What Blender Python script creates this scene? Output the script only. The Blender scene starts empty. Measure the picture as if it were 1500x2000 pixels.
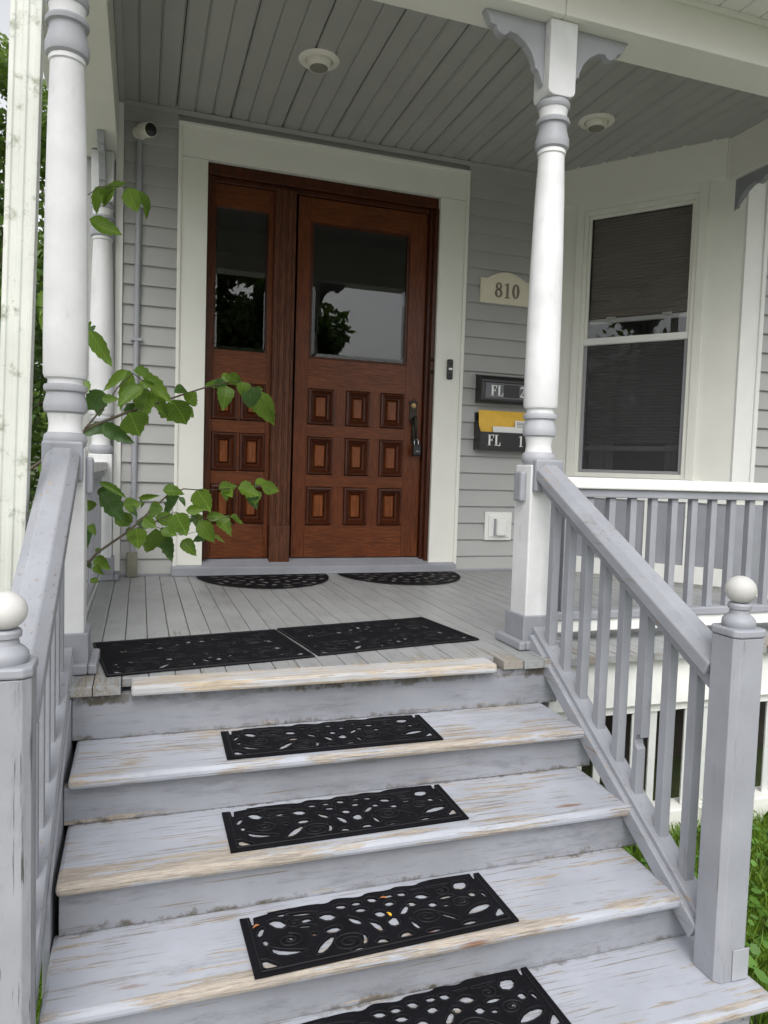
import bpy, math, random
import numpy as np
from mathutils import Vector, Matrix
R_ = math.radians
scn = bpy.context.scene
col = scn.collection
rnd = random.Random(7)

# ------------------------------------------------------------------ camera
F_PX = 1425.46
CAM = np.array([0.0229, -4.5594, 0.6839])
YAW, PIT, ROL = 0.3236, -0.0596, 0.0315
_cy, _sy, _cp, _sp, _cr, _sr = math.cos(YAW), math.sin(YAW), math.cos(PIT), math.sin(PIT), math.cos(ROL), math.sin(ROL)
FWD = np.array([_sy*_cp, _cy*_cp, _sp]); _r = np.array([_cy, -_sy, 0.0]); _u = np.cross(_r, FWD)
RIGHT = _r*_cr + _u*_sr; UP = -_r*_sr + _u*_cr
cd = bpy.data.cameras.new('camera'); cam = bpy.data.objects.new('camera', cd); col.objects.link(cam)
cd.sensor_fit = 'HORIZONTAL'; cd.sensor_width = 36.0; cd.lens = F_PX/1500*36; cd.clip_end = 2000; cd.clip_start = .02
m = Matrix.Identity(4)
for i in range(3):
    m[i][0], m[i][1], m[i][2], m[i][3] = RIGHT[i], UP[i], -FWD[i], CAM[i]
cam.matrix_world = m
scn.camera = cam
def ray(u, v): return FWD + RIGHT*(u-750)/F_PX + UP*(1000-v)/F_PX
def on(ax, val, u, v):                       # the point where a pixel's ray meets the plane ax = val
    i = 'xyz'.index(ax); D = ray(u, v); return CAM + D*(val-CAM[i])/D[i]

# ------------------------------------------------------------------ world, sun, exposure
SUN_EL, SUN_AZ = R_(49), R_(195)             # overcast: weak, very soft sun from the street side
w = bpy.data.worlds.new('World'); scn.world = w; w.use_nodes = True
nt = w.node_tree; nt.nodes.clear()
sky = nt.nodes.new('ShaderNodeTexSky'); sky.sky_type = 'NISHITA'; sky.sun_disc = False
sky.sun_elevation = SUN_EL; sky.sun_rotation = SUN_AZ; sky.dust_density = 3.0; sky.air_density = 1.2
hs = nt.nodes.new('ShaderNodeHueSaturation'); hs.inputs['Saturation'].default_value = 0.14
bg = nt.nodes.new('ShaderNodeBackground'); bg.inputs['Strength'].default_value = 0.15
ow = nt.nodes.new('ShaderNodeOutputWorld')
nt.links.new(sky.outputs[0], hs.inputs['Color']); nt.links.new(hs.outputs[0], bg.inputs[0]); nt.links.new(bg.outputs[0], ow.inputs[0])
sl = bpy.data.lights.new('sun', 'SUN'); sl.energy = 1.0; sl.angle = R_(50); sl.color = (1.0, .97, .93)
so = bpy.data.objects.new('sun', sl); col.objects.link(so)
sd = Vector((math.sin(SUN_AZ)*math.cos(SUN_EL), math.cos(SUN_AZ)*math.cos(SUN_EL), math.sin(SUN_EL)))
so.rotation_euler = sd.to_track_quat('Z', 'Y').to_euler(); so.location = (0, -6, 8)
vs = scn.view_settings
vs.view_transform = 'Standard'; vs.look = 'None'; vs.gamma = 1.0; vs.use_curve_mapping = False; vs.exposure = 0.72

# ------------------------------------------------------------------ materials
def nodes(name):
    mt = bpy.data.materials.new(name); mt.use_nodes = True; n = mt.node_tree
    return mt, n, n.nodes['Principled BSDF'], n.nodes['Material Output']
def c4(c): return (c[0], c[1], c[2], 1.0)
def N(n, t, **k):
    x = n.nodes.new(t)
    for a, b in k.items():
        if a in ('operation', 'blend_type', 'data_type', 'vector_type', 'wave_type', 'bands_direction', 'feature', 'distance', 'noise_dimensions', 'interpolation_type', 'wave_profile'): setattr(x, a, b)
        else: x.inputs[int(a[1:]) if a[0] == '_' else a].default_value = b
    return x
def coords(n, scale=(1, 1, 1), jitter=True):
    tc = N(n, 'ShaderNodeTexCoord'); mp = N(n, 'ShaderNodeMapping'); mp.inputs['Scale'].default_value = scale
    if jitter:
        oi = N(n, 'ShaderNodeObjectInfo'); ml = N(n, 'ShaderNodeMath', operation='MULTIPLY', _1=37.0)
        n.links.new(oi.outputs['Random'], ml.inputs[0])
        ad = N(n, 'ShaderNodeVectorMath', operation='ADD')
        n.links.new(tc.outputs['Object'], ad.inputs[0]); n.links.new(ml.outputs[0], ad.inputs[1])
        n.links.new(ad.outputs[0], mp.inputs['Vector'])
    else: n.links.new(tc.outputs['Object'], mp.inputs['Vector'])
    return mp.outputs[0], tc
def noise(n, vec, scale, detail=5, rough=.6):
    x = N(n, 'ShaderNodeTexNoise', Scale=scale, Detail=detail, Roughness=rough); n.links.new(vec, x.inputs['Vector']); return x.outputs['Fac']
def step(n, fac, a, b):
    x = N(n, 'ShaderNodeMapRange'); x.inputs['From Min'].default_value = a; x.inputs['From Max'].default_value = b
    n.links.new(fac, x.inputs['Value']); return x.outputs['Result']
def mth(n, op, a, b):
    x = N(n, 'ShaderNodeMath', operation=op)
    for i, q in enumerate((a, b)):
        if isinstance(q, (int, float)): x.inputs[i].default_value = q
        else: n.links.new(q, x.inputs[i])
    x.use_clamp = op in ('ADD',)
    return x.outputs[0]
def mix(n, fac, a, b):
    x = N(n, 'ShaderNodeMix', data_type='RGBA')
    if isinstance(fac, (int, float)): x.inputs[0].default_value = fac
    else: n.links.new(fac, x.inputs[0])
    for i, q in ((6, a), (7, b)):
        if isinstance(q, tuple): x.inputs[i].default_value = c4(q)
        else: n.links.new(q, x.inputs[i])
    return x.outputs[2]
def bump(n, bs, h, strength, dist=.002):
    x = N(n, 'ShaderNodeBump', Strength=strength, Distance=dist); n.links.new(h, x.inputs['Height']); n.links.new(x.outputs[0], bs.inputs['Normal'])
def plain(name, c, rough=.55, var=.10, scale=6, bmp=.15, bscale=60, metal=0, dirt=None, spec=.5):
    mt, n, bs, o = nodes(name); bs.inputs['Specular IOR Level'].default_value = spec
    v, tc = coords(n); f = noise(n, v, scale)
    lo = tuple(q*(1-var) for q in c); hi = tuple(min(1, q*(1+var)) for q in c)
    colr = mix(n, step(n, f, .3, .7), lo, hi)
    if dirt:                                  # (colour, threshold, scale)
        d = noise(n, v, dirt[2], 8, .7); colr = mix(n, step(n, d, dirt[1], dirt[1]+.12), colr, dirt[0])
    n.links.new(colr, bs.inputs['Base Color'])
    bs.inputs['Roughness'].default_value = rough; bs.inputs['Metallic'].default_value = metal
    if bmp: bump(n, bs, noise(n, v, bscale, 6), bmp)
    return mt
GREYW = (.33, .29, .24)
def paint(name, c, under=(.42, .34, .25), grain='x', wear=.62, patch=.5, rough=.5, edge=None, rust=False, grime=.60, flake=.0, check=.70, dline=None, shade_grime=None):
    """old board paint: grain-wise cracks and bare streaks, worn patches, grime, optional worn edge and nail rust"""
    mt, n, bs, o = nodes(name)
    sc = {'x': (1.5, 26, 26), 'y': (26, 1.5, 26), 'z': (26, 26, 1.5)}[grain]
    v, tc = coords(n, sc); v2, _ = coords(n)
    g = noise(n, v, 2.2, 7, .68); big = noise(n, v2, 3.1, 4, .6)
    tot = mth(n, 'ADD', mth(n, 'MULTIPLY', g, .72), mth(n, 'MULTIPLY', big, patch*.56))
    if edge:                                  # (axis, start, end): bare towards end, in the object's own coordinates
        sp = N(n, 'ShaderNodeSeparateXYZ'); n.links.new(tc.outputs['Object'], sp.inputs[0])
        e = step(n, sp.outputs['XYZ'.index(edge[0])], edge[1], edge[2])
        tot = mth(n, 'ADD', tot, mth(n, 'MULTIPLY', mth(n, 'MULTIPLY', e, edge[3]), mth(n, 'MULTIPLY', step(n, noise(n, v2, 2.1, 3, .55), .36, .60), 1.25)))
    msk = step(n, tot, wear, wear+.025)
    f = noise(n, v2, 5, 5); lo = tuple(q*.88 for q in c); hi = tuple(min(1, q*1.1) for q in c)
    base = mix(n, step(n, f, .3, .7), lo, hi)
    vg, _ = coords(n, {'x': (1, 5, 5), 'y': (5, 1, 5), 'z': (5, 5, 1)}[grain]); gm = noise(n, vg, 3.5, 9, .8); base = mix(n, mth(n, 'MULTIPLY', step(n, gm, grime, grime+.14), .5), base, tuple(q*.42 for q in c))
    bare = mix(n, step(n, noise(n, v, 9, 9, .85), .38, .60), tuple(q*.42 for q in under), under)
    out = mix(n, msk, base, bare)
    sc2 = {'x': (2.2, 75, 75), 'y': (75, 2.2, 75), 'z': (75, 75, 2.2)}[grain]
    v3, _ = coords(n, sc2); ck = noise(n, v3, 1.6, 5, .62); cm = noise(n, v2, 4.3, 4, .6)
    cmask = mth(n, 'MULTIPLY', step(n, ck, check, check+.025), step(n, cm, .40, .56))
    out = mix(n, mth(n, 'MULTIPLY', cmask, .85), out, tuple(q*.42 for q in under))
    fl = noise(n, v2, 95, 6, .8); fm = noise(n, v2, 7.7, 3, .6)
    out = mix(n, mth(n, 'MULTIPLY', step(n, fl, .70-flake, .72-flake), step(n, fm, .56, .62)), out, (.70, .69, .66))
    if rust:
        vr = N(n, 'ShaderNodeTexVoronoi', Scale=1.0); mp, _t = coords(n, (2.4, 7.5, 7.5)); n.links.new(mp, vr.inputs['Vector'])
        rn = mth(n, 'ADD', vr.outputs['Distance'], mth(n, 'MULTIPLY', mth(n, 'SUBTRACT', g, .5), .55))
        out = mix(n, mth(n, 'MULTIPLY', step(n, rn, .10, .04), .85), out, (.20, .085, .03))
    for dline in [q for q in (dline, shade_grime) if q]:                                 # (axis, from, to): ragged inner-corner dirt; riser-top band also paints in the nosing's shadow
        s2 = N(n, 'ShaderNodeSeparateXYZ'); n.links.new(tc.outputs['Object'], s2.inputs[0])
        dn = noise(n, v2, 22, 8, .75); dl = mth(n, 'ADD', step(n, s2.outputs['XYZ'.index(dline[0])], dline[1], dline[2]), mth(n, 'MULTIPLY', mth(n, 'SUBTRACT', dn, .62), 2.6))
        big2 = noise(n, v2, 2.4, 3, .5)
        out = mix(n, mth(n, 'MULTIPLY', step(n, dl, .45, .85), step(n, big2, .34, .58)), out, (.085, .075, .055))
    n.links.new(out, bs.inputs['Base Color'])
    n.links.new(mth(n, 'ADD', mth(n, 'MULTIPLY', msk, .3), rough), bs.inputs['Roughness'])
    h = mth(n, 'SUBTRACT', mth(n, 'MULTIPLY', g, .5), mth(n, 'MULTIPLY', msk, .6)); bump(n, bs, h, .35, .003)
    return mt
def oak(name, c, grain='z', dark=.35, rough=.32):
    mt, n, bs, o = nodes(name)
    sc = {'x': (1.2, 22, 22), 'z': (22, 22, 1.2)}[grain]
    v, tc = coords(n, sc); v2, _ = coords(n)
    g = noise(n, v, 1.6, 4, .55)
    g2 = noise(n, v, 7, 8, .72)
    ring = N(n, 'ShaderNodeMath', operation='SINE'); n.links.new(mth(n, 'MULTIPLY', g, 55.0), ring.inputs[0])
    a = mix(n, step(n, ring.outputs[0], -.6, 1.0), tuple(q*dark for q in c), c)
    a = mix(n, step(n, g2, .50, .72), a, tuple(q*.28 for q in c))
    wd = noise(n, v2, 2.6, 5); a = mix(n, mth(n, 'MULTIPLY', step(n, wd, .5, .75), .6), a, tuple(q*.35 for q in c))
    n.links.new(a, bs.inputs['Base Color']); bs.inputs['Roughness'].default_value = rough; bs.inputs['Specular IOR Level'].default_value = .28
    bump(n, bs, g2, .25, .0015)
    return mt
def glassm(name, tint=(1, 1, 1), rough=0.0):
    mt, n, bs, o = nodes(name)
    bs.inputs['Base Color'].default_value = c4(tint); bs.inputs['Transmission Weight'].default_value = 1.0
    bs.inputs['Roughness'].default_value = rough; bs.inputs['IOR'].default_value = 1.5
    return mt
def leafm(name, c, c2, trans=.35, veins=False):
    mt, n, bs, o = nodes(name)
    oi = N(n, 'ShaderNodeObjectInfo'); v, tc = coords(n)
    g = N(n, 'ShaderNodeNewGeometry')
    f = mth(n, 'ADD', mth(n, 'MULTIPLY', g.outputs['Random Per Island'], .7), mth(n, 'MULTIPLY', oi.outputs['Random'], .5))
    a = mix(n, f, c, c2)
    wv = noise(n, v, 3, 5); a = mix(n, mth(n, 'MULTIPLY', step(n, wv, .45, .7), .35), a, tuple(q*.55 for q in c))
    if veins:
        t2 = N(n, 'ShaderNodeTexCoord'); sp = N(n, 'ShaderNodeSeparateXYZ'); n.links.new(t2.outputs['Object'], sp.inputs[0])
        ax = N(n, 'ShaderNodeMath', operation='ABSOLUTE'); n.links.new(sp.outputs[0], ax.inputs[0])
        fr = N(n, 'ShaderNodeMath', operation='FRACT'); n.links.new(mth(n, 'MULTIPLY', mth(n, 'SUBTRACT', sp.outputs[1], mth(n, 'MULTIPLY', ax.outputs[0], .75)), 8.0), fr.inputs[0])
        vm = mth(n, 'ADD', step(n, fr.outputs[0], .16, .06), step(n, ax.outputs[0], .03, .012))
        a = mix(n, mth(n, 'MULTIPLY', vm, .40), a, tuple(min(1, q*1.9+.03) for q in c2)); bump(n, bs, vm, .5, .01)
    n.links.new(a, bs.inputs['Base Color']); bs.inputs['Roughness'].default_value = .42
    tr = N(n, 'ShaderNodeBsdfTranslucent'); n.links.new(mix(n, .5, a, (.25, .42, .04)), tr.inputs[0])
    ms = N(n, 'ShaderNodeMixShader', _0=trans); n.links.new(bs.outputs[0], ms.inputs[1]); n.links.new(tr.outputs[0], ms.inputs[2])
    n.links.new(ms.outputs[0], o.inputs['Surface'])
    return mt
GREY = (.285, .294, .325)
def meshm(name, c, open_):
    mt, n, bs, o = nodes(name); bs.inputs['Base Color'].default_value = c4(c); bs.inputs['Roughness'].default_value = .8
    tr = N(n, 'ShaderNodeBsdfTransparent'); ms = N(n, 'ShaderNodeMixShader', _0=open_); n.links.new(bs.outputs[0], ms.inputs[1]); n.links.new(tr.outputs[0], ms.inputs[2]); n.links.new(ms.outputs[0], o.inputs['Surface']); return mt
M = dict(
    mesh=meshm('insect_screen_mesh', (.055, .055, .06), .60),
    white=plain('white_paint', (.80, .80, .77), .5, .04, 5, .12, 90, dirt=((.52, .52, .46), .66, 7)),
    whitew=paint('white_weathered_paint', (.68, .685, .69), (.45, .43, .39), 'z', .755, .45, .5, grime=.60, flake=-.1, check=.70),
    whitex=paint('white_board_paint', (.80, .80, .78), (.52, .50, .46), 'x', .82, .4, .5, grime=.68, flake=-.1),
    trim=plain('trim_aluminium', (.78, .775, .715), .45, .04, 3, .05, 40),
    siding=plain('grey_vinyl_siding', (.40, .40, .39), .5, .04, 4, .10, 140),
    ceil=plain('grey_vinyl_ceiling', (.40, .40, .385), .45, .05, 4, .05, 90),
    grx=paint('grey_rail_paint_x', GREY, (.40, .33, .26), 'x', .74, .5, .5, grime=.66),
    gry=paint('grey_rail_paint_y', GREY, (.46, .36, .26), 'y', .650, .65, .5, grime=.58, check=.61),
    grz=paint('grey_post_paint', GREY, (.40, .34, .28), 'z', .700, .5, .5, grime=.57, check=.655),
    slat=plain('grey_white_slat', (.58, .59, .58), .6, .1, 6, .2, 60, dirt=((.30, .30, .27), .60, 9)),
    ring=paint('pale_grey_turning_paint', (.36, .368, .395), (.50, .46, .40), 'x', .76, .5, .5, grime=.62, check=.74),
    ballw=paint('dull_white_finial_paint', (.52, .515, .50), (.34, .31, .27), 'x', .70, .5, .55, grime=.54, check=.66),
    scuff=paint('scuffed_newel_paint', (.27, .278, .30), (.10, .10, .10), 'z', .64, .6, .5, grime=.52, check=.60),
    floor=paint('porch_floor_paint', (.31, .318, .322), (.36, .33, .29), 'y', .655, .6, .42, grime=.52, check=.66, edge=('Y', -1.95, -2.16, .14)),
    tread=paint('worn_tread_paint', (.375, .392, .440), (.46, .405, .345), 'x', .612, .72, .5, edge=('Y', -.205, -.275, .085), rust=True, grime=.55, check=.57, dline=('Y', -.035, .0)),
    riser=paint('grey_riser_paint', (.262, .272, .302), (.42, .36, .29), 'x', .655, .6, .5, rust=False, grime=.50, edge=('Z', .035, .0, .06), check=.62, dline=('Z', .045, .0), shade_grime=('Z', .088, .113)),
    nosing=paint('bare_nosing_wood', (.44, .44, .45), (.56, .47, .36), 'x', .50, .5, .7, grime=.58),
    oakv=oak('oak_vertical', (.160, .043, .013), 'z', .62), oakh=oak('oak_horizontal', (.170, .047, .014), 'x', .62),
    oakd=oak('oak_moulding', (.085, .022, .008), 'z', .6), oakl=oak('oak_panel_field', (.23, .066, .018), 'z', .6, .28),
    oakw=oak('oak_weathered_post', (.135, .046, .020), 'z', .5, .5),
    glass=glassm('window_glass'),
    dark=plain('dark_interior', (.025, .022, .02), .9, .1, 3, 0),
    darkw=plain('underporch_shade_dark', (.06, .05, .04), .95, .3, 6, .3, 20),
    blind=plain('taupe_blind', (.225, .20, .175), .8, .04, 5, .1, 200),
    blindrail=plain('blind_rail', (.52, .52, .52), .4, .02, 5, 0),
    screen=plain('grey_sash', (.30, .30, .31), .5, .02, 5, 0),
    curtain=plain('pale_curtain', (.45, .44, .46), .9, .1, 20, .2, 20),
    rubber=plain('black_rubber', (.007, .007, .009), .75, .25, 20, .5, 120, dirt=((.022, .021, .021), .62, 14), spec=.09),
    rubberg=plain('scuffed_rubber', (.010, .010, .012), .55, .3, 30, .3, 120, dirt=((.04, .038, .036), .60, 18), spec=.22),
    rubberd=plain('dusty_rubber', (.13, .125, .115), .9, .25, 25, .4, 90),
    black=plain('black_enamel', (.012, .012, .013), .28, .1, 6, .03, 60),
    blackp=plain('black_plastic', (.014, .014, .015), .4, .1, 6, .05, 100),
    greyp=plain('grey_name_strip', (.11, .11, .125), .35, .2, 9, .1, 60),
    letter=plain('white_lettering', (.85, .85, .83), .5, .02, 5, 0),
    yellow=plain('yellow_padded_paper', (.78, .47, .05), .55, .08, 14, .6, 25),
    paper=plain('white_paper', (.82, .82, .80), .6, .03, 12, .1, 40),
    cream=plain('cream_plaque', (.72, .67, .53), .5, .04, 8, .1, 60),
    bronze=plain('plaque_numerals', (.20, .17, .13), .4, .2, 30, .1, 60, metal=.5),
    brass=plain('worn_brass', (.30, .21, .10), .35, .5, 22, .2, 90, metal=.9),
    hw=plain('blackened_brass', (.035, .028, .022), .38, .5, 20, .3, 90, metal=.7),
    steel=plain('zinc_steel', (.42, .42, .44), .35, .1, 15, .05, 80, metal=.9),
    conduit=plain('grey_conduit', (.33, .34, .37), .45, .06, 8, .05, 60),
    olive=plain('khaki_fitting', (.20, .20, .15), .6, .15, 8, .2, 30),
    lens=plain('smoked_lens', (.01, .01, .012), .12, .1, 8, 0),
    bulb=plain('unlit_bulb', (.23, .22, .18), .5, .05, 8, 0),
    lampring=plain('lamp_ring', (.80, .78, .70), .4, .03, 8, 0),
    spout=plain('white_downspout', (.54, .555, .51), .5, .10, 4, .08, 30, dirt=((.22, .24, .17), .55, 14)),
    roof=plain('roof_shingle', (.10, .10, .10), .9, .2, 12, .4, 40),
    concrete=plain('bounce_pale_concrete', (.47, .455, .42), .85, .1, 3, .3, 40),
    asphalt=plain('bounce_worn_asphalt', (.14, .14, .14), .9, .15, 6, .3, 60),
    ground=plain('lawn_soil', (.055, .075, .022), .95, .45, 3, .8, 25),
    stone=plain('whitewashed_foundation', (.70, .70, .66), .8, .08, 7, .7, 18, dirt=((.35, .32, .26), .55, 9)),
    grass=leafm('grass_blade', (.085, .18, .017), (.26, .40, .055), .40),
    clover=leafm('clover_leaf', (.075, .18, .025), (.16, .32, .05), .3),
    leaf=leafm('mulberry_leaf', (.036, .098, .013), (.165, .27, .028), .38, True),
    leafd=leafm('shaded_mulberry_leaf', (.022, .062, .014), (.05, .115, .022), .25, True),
    crown=leafm('tree_leaf', (.055, .105, .018), (.15, .225, .045), .40),
    crown2=leafm('dark_tree_leaf', (.032, .068, .014), (.085, .145, .032), .35),
    bark=plain('bark', (.10, .075, .05), .9, .35, 14, .8, 30),
    twig=plain('twig', (.075, .06, .035), .7, .3, 14, .3, 50),
    dry=plain('dry_leaf', (.42, .16, .05), .7, .3, 20, .3, 50),
    dryy=plain('yellow_leaf', (.75, .42, .03), .6, .2, 20, .3, 50),
)

# ------------------------------------------------------------------ mesh helpers
class B:
    def __init__(s): s.v = []; s.f = []
    def add(s, vs, fs, T=None):
        k = len(s.v); s.v += [tuple(T(*q)) if T else tuple(q) for q in vs]; s.f += [tuple(i+k for i in q) for q in fs]; return s
    def box(s, x0, x1, y0, y1, z0, z1, T=None):
        if x0 > x1: x0, x1 = x1, x0
        if y0 > y1: y0, y1 = y1, y0
        if z0 > z1: z0, z1 = z1, z0
        vs = [(x, y, z) for z in (z0, z1) for y in (y0, y1) for x in (x0, x1)]
        return s.add(vs, [(0, 2, 3, 1), (4, 5, 7, 6), (0, 1, 5, 4), (1, 3, 7, 5), (3, 2, 6, 7), (2, 0, 4, 6)], T)
    def prism(s, poly, fn, a, b):
        """poly (p, q) pairs swept from a to b; fn(p, q, t) -> xyz"""
        n = len(poly); vs = [fn(p, q, a) for p, q in poly] + [fn(p, q, b) for p, q in poly]
        return s.add(vs, [tuple(range(n)), tuple(range(2*n-1, n-1, -1))] + [(i, (i+1) % n, (i+1) % n+n, i+n)[::-1] for i in range(n)])
    def lathe(s, prof, cx, cy, seg=28):
        vs = []; fs = []
        for r, z in prof: vs += [(cx+r*math.cos(2*math.pi*i/seg), cy+r*math.sin(2*math.pi*i/seg), z) for i in range(seg)]
        for j in range(len(prof)-1): fs += [(j*seg+i, j*seg+(i+1) % seg, (j+1)*seg+(i+1) % seg, (j+1)*seg+i) for i in range(seg)]
        fs += [tuple(range(seg))[::-1], tuple((len(prof)-1)*seg+i for i in range(seg))]
        return s.add(vs, fs)
    def tube(s, pts, rad, seg=8):
        pts = [Vector(p) for p in pts]; n = len(pts); rad = rad if isinstance(rad, (list, tuple)) else [rad]*n
        vs = []; fs = []; up = None
        for i, p in enumerate(pts):
            t = (pts[min(i+1, n-1)]-pts[max(i-1, 0)]).normalized()
            if up is None: up = t.orthogonal().normalized()
            a = (up - t*up.dot(t)).normalized(); up = a; b = t.cross(a)
            vs += [tuple(p + (a*math.cos(2*math.pi*k/seg)+b*math.sin(2*math.pi*k/seg))*rad[i]) for k in range(seg)]
        for j in range(n-1): fs += [(j*seg+k, j*seg+(k+1) % seg, (j+1)*seg+(k+1) % seg, (j+1)*seg+k) for k in range(seg)]
        fs += [tuple(range(seg))[::-1], tuple((n-1)*seg+k for k in range(seg))]
        return s.add(vs, fs)
    def bar(s, p0, p1, w, h, side=(1, 0, 0), poly=None):
        """beam from p0 to p1 with section w (along side) by h"""
        p0, p1 = Vector(p0), Vector(p1); d = (p1-p0).normalized(); sx = Vector(side); sx = (sx-d*sx.dot(d)).normalized(); up = sx.cross(d)
        if up.z < 0: up = -up
        poly = poly or [(-w/2, -h/2), (w/2, -h/2), (w/2, h/2), (-w/2, h/2)]
        return s.prism(poly, lambda p, q, t: tuple(p0.lerp(p1, t)+sx*p+up*q), 0, 1)
    def mesh(s, name, smooth=None):
        me = bpy.data.meshes.new(name); me.from_pydata(s.v, [], s.f); me.update()
        import bmesh
        bm = bmesh.new(); bm.from_mesh(me); bmesh.ops.recalc_face_normals(bm, faces=bm.faces); bm.to_mesh(me); bm.free()
        if smooth is not None:
            me.polygons.foreach_set('use_smooth', [True]*len(me.polygons)); me.set_sharp_from_angle(angle=R_(smooth))
        return me
def obj(name, b, mat, parent=None, bevel=0, smooth=None, loc=None, kind=None):
    me = b if isinstance(b, bpy.types.Mesh) else b.mesh(name, smooth)
    if not me.materials: me.materials.append(M[mat])
    o = bpy.data.objects.new(name, me); col.objects.link(o)
    if loc is not None: o.location = loc
    if parent is not None:
        o.parent = parent; o.matrix_parent_inverse = WORLD[parent.name].inverted()
    WORLD[o.name] = Matrix.Translation(o.location)
    if bevel:
        md = o.modifiers.new('edge', 'BEVEL'); md.width = bevel; md.segments = 2; md.limit_method = 'ANGLE'; md.angle_limit = R_(40)
    if kind: o['kind'] = kind
    return o
WORLD = {}
def tag(o, label, cat, group=None):
    o['label'] = label; o['category'] = cat
    if group: o['group'] = group
    return o
def thing(name, label, cat, loc, group=None):
    o = bpy.data.objects.new(name, None); o.empty_display_size = .1; col.objects.link(o); o.location = loc
    WORLD[o.name] = Matrix.Translation(loc); return tag(o, label, cat, group)
def bx(*a): return B().box(*a)

GZ = -.78                                    # lawn level; porch floor is z = 0
# ------------------------------------------------------------------ ground
g = B(); g.add([(-300, -300, GZ), (300, -300, GZ), (300, 300, GZ), (-300, 300, GZ)], [(0, 1, 2, 3)])
obj('ground', g, 'ground', kind='structure')

obj('bounce_path', bx(-1.0, 1.75, -9.2, -3.26, GZ-.05, GZ+.03), 'concrete', bevel=.01, kind='structure')  # unseen paving here and below, added to bounce light up under the porch roof
obj('bounce_pavement', bx(-40, 40, -11.0, -9.2, GZ-.05, GZ+.035), 'concrete', bevel=.01, kind='structure')
obj('bounce_road', bx(-60, 60, -19.5, -11.25, GZ-.05, GZ+.004), 'asphalt', kind='structure')
obj('bounce_driveway', bx(-4.6, -1.9, -9.2, 6, GZ-.05, GZ+.025), 'concrete', bevel=.01, kind='structure')
# ------------------------------------------------------------------ house
house = thing('house', 'pale grey clapboard house with oak front door and angled white bay', 'house', (1.5, .2, GZ))
Q0 = np.array([2.66, 0.0]); DIR = np.array([.615, -.788]); DIR = DIR/np.linalg.norm(DIR); NRM = np.array([DIR[1], -DIR[0]])
BL = 1.268
def bay(s, d, z): p = Q0+DIR*s+NRM*d; return (p[0], p[1], z)
C1 = Q0+DIR*BL
wall = B()
for a in ((-.30, .30, .015, .25, GZ, 6.5), (1.95, 2.75, .015, .25, GZ, 6.5), (.30, 1.95, .015, .25, 2.56, 6.5), (.30, 1.95, .015, .25, GZ, -.01), (-.30, -.05, .25, 9, GZ, 6.5)): wall.box(*a)
front_wall = obj('front_wall', wall, 'siding', house)
E_ = .1143
def lap(x0, x1):                             # one clapboard: leans out 13 mm at its lower edge
    return B().prism([(.012, .004), (-.010, .004), (-.022, .0), (-.023, .004), (-.005, E_+.006), (.012, E_+.006)], lambda p, q, t: (t, p, q), x0, x1)
meL = lap(-.083, .2146).mesh('siding_board'); meR = lap(2.071, 2.70).mesh('siding_board')
for k in range(-8, 17):
    z = 1.8165-E_*k
    if z < .01: z = .012
    for me in (meL, meR): obj('siding_board', me, 'siding', front_wall, loc=(0, 0, z))
obj('base_flashing', bx(-.083, .22, -.022, .01, 0, .012).box(2.07, 2.66, -.022, .01, 0, .012), 'grx', front_wall)
obj('corner_board', bx(-.125, -.085, -.035, .012, 0, 2.74), 'white', house, .003)
obj('frieze_strip', bx(-.085, 2.68, -.02, .01, 2.70, 2.728), 'ceil', house)
# door casing
for nm, a in (('door_casing', (.2146, .3845, -.02, .02, .03, 2.4676)), ('door_casing', (1.8728, 2.071, -.02, .02, .03, 2.4676)), ('door_casing', (.2146, 2.071, -.02, .02, 2.470, 2.6614))):
    obj(nm, bx(*a), 'trim', house, .002)
bead = bx(.2136, .234, -.031, -.02, .03, 2.64).box(2.049, 2.073, -.031, -.02, .0, 2.64).box(.2136, 2.073, -.031, -.02, 2.641, 2.664)
obj('casing_bead', bead, 'trim', house, .003)
# sill
th = B().prism([(.16, 0), (.16, .088), (.055, .086), (-.035, .058), (-.06, .05), (-.06, .0)], lambda p, q, t: (t, p, q), .205, 2.06)
obj('threshold', th, 'grx', house, .004)
# room behind the door and window
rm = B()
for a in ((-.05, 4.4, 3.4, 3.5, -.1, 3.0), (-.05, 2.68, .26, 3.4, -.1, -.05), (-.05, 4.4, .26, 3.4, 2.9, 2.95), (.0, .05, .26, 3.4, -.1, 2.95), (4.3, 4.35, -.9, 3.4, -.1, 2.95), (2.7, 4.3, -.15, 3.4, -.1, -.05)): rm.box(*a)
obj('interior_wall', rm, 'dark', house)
# --- oak entrance
jb = bx(.385, .418, .02, .15, .09, 2.40).box(.385, 1.873, .02, .15, 2.405, 2.469).box(1.824, 1.8727, .03, .15, .06, 2.40)
jb.box(1.845, 1.8725, .0, .03, .06, 2.40).box(.418, .945, .05, .10, 2.375, 2.405).box(.945, 1.824, .05, .10, 2.375, 2.405)
obj('door_jamb', jb, 'oakd', house, .004)
mu = B()
prof = [(.797, .12), (.797, .03), (.807, .02), (.822, .02), (.826, .026), (.836, .026), (.840, .018), (.862, .018), (.866, .026), (.876, .026), (.880, .018), (.902, .018), (.908, .026), (.918, .03), (.926, .03), (.93, .04), (.93, .12)]
mu.prism(prof, lambda p, q, t: (p, q, t), .30, 2.376)
mull = obj('mullion_post', mu, 'oakw', house, .001)
obj('mullion_base', bx(.800, .928, .008, .11, .066, .30), 'oakw', mull, .004)
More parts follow.
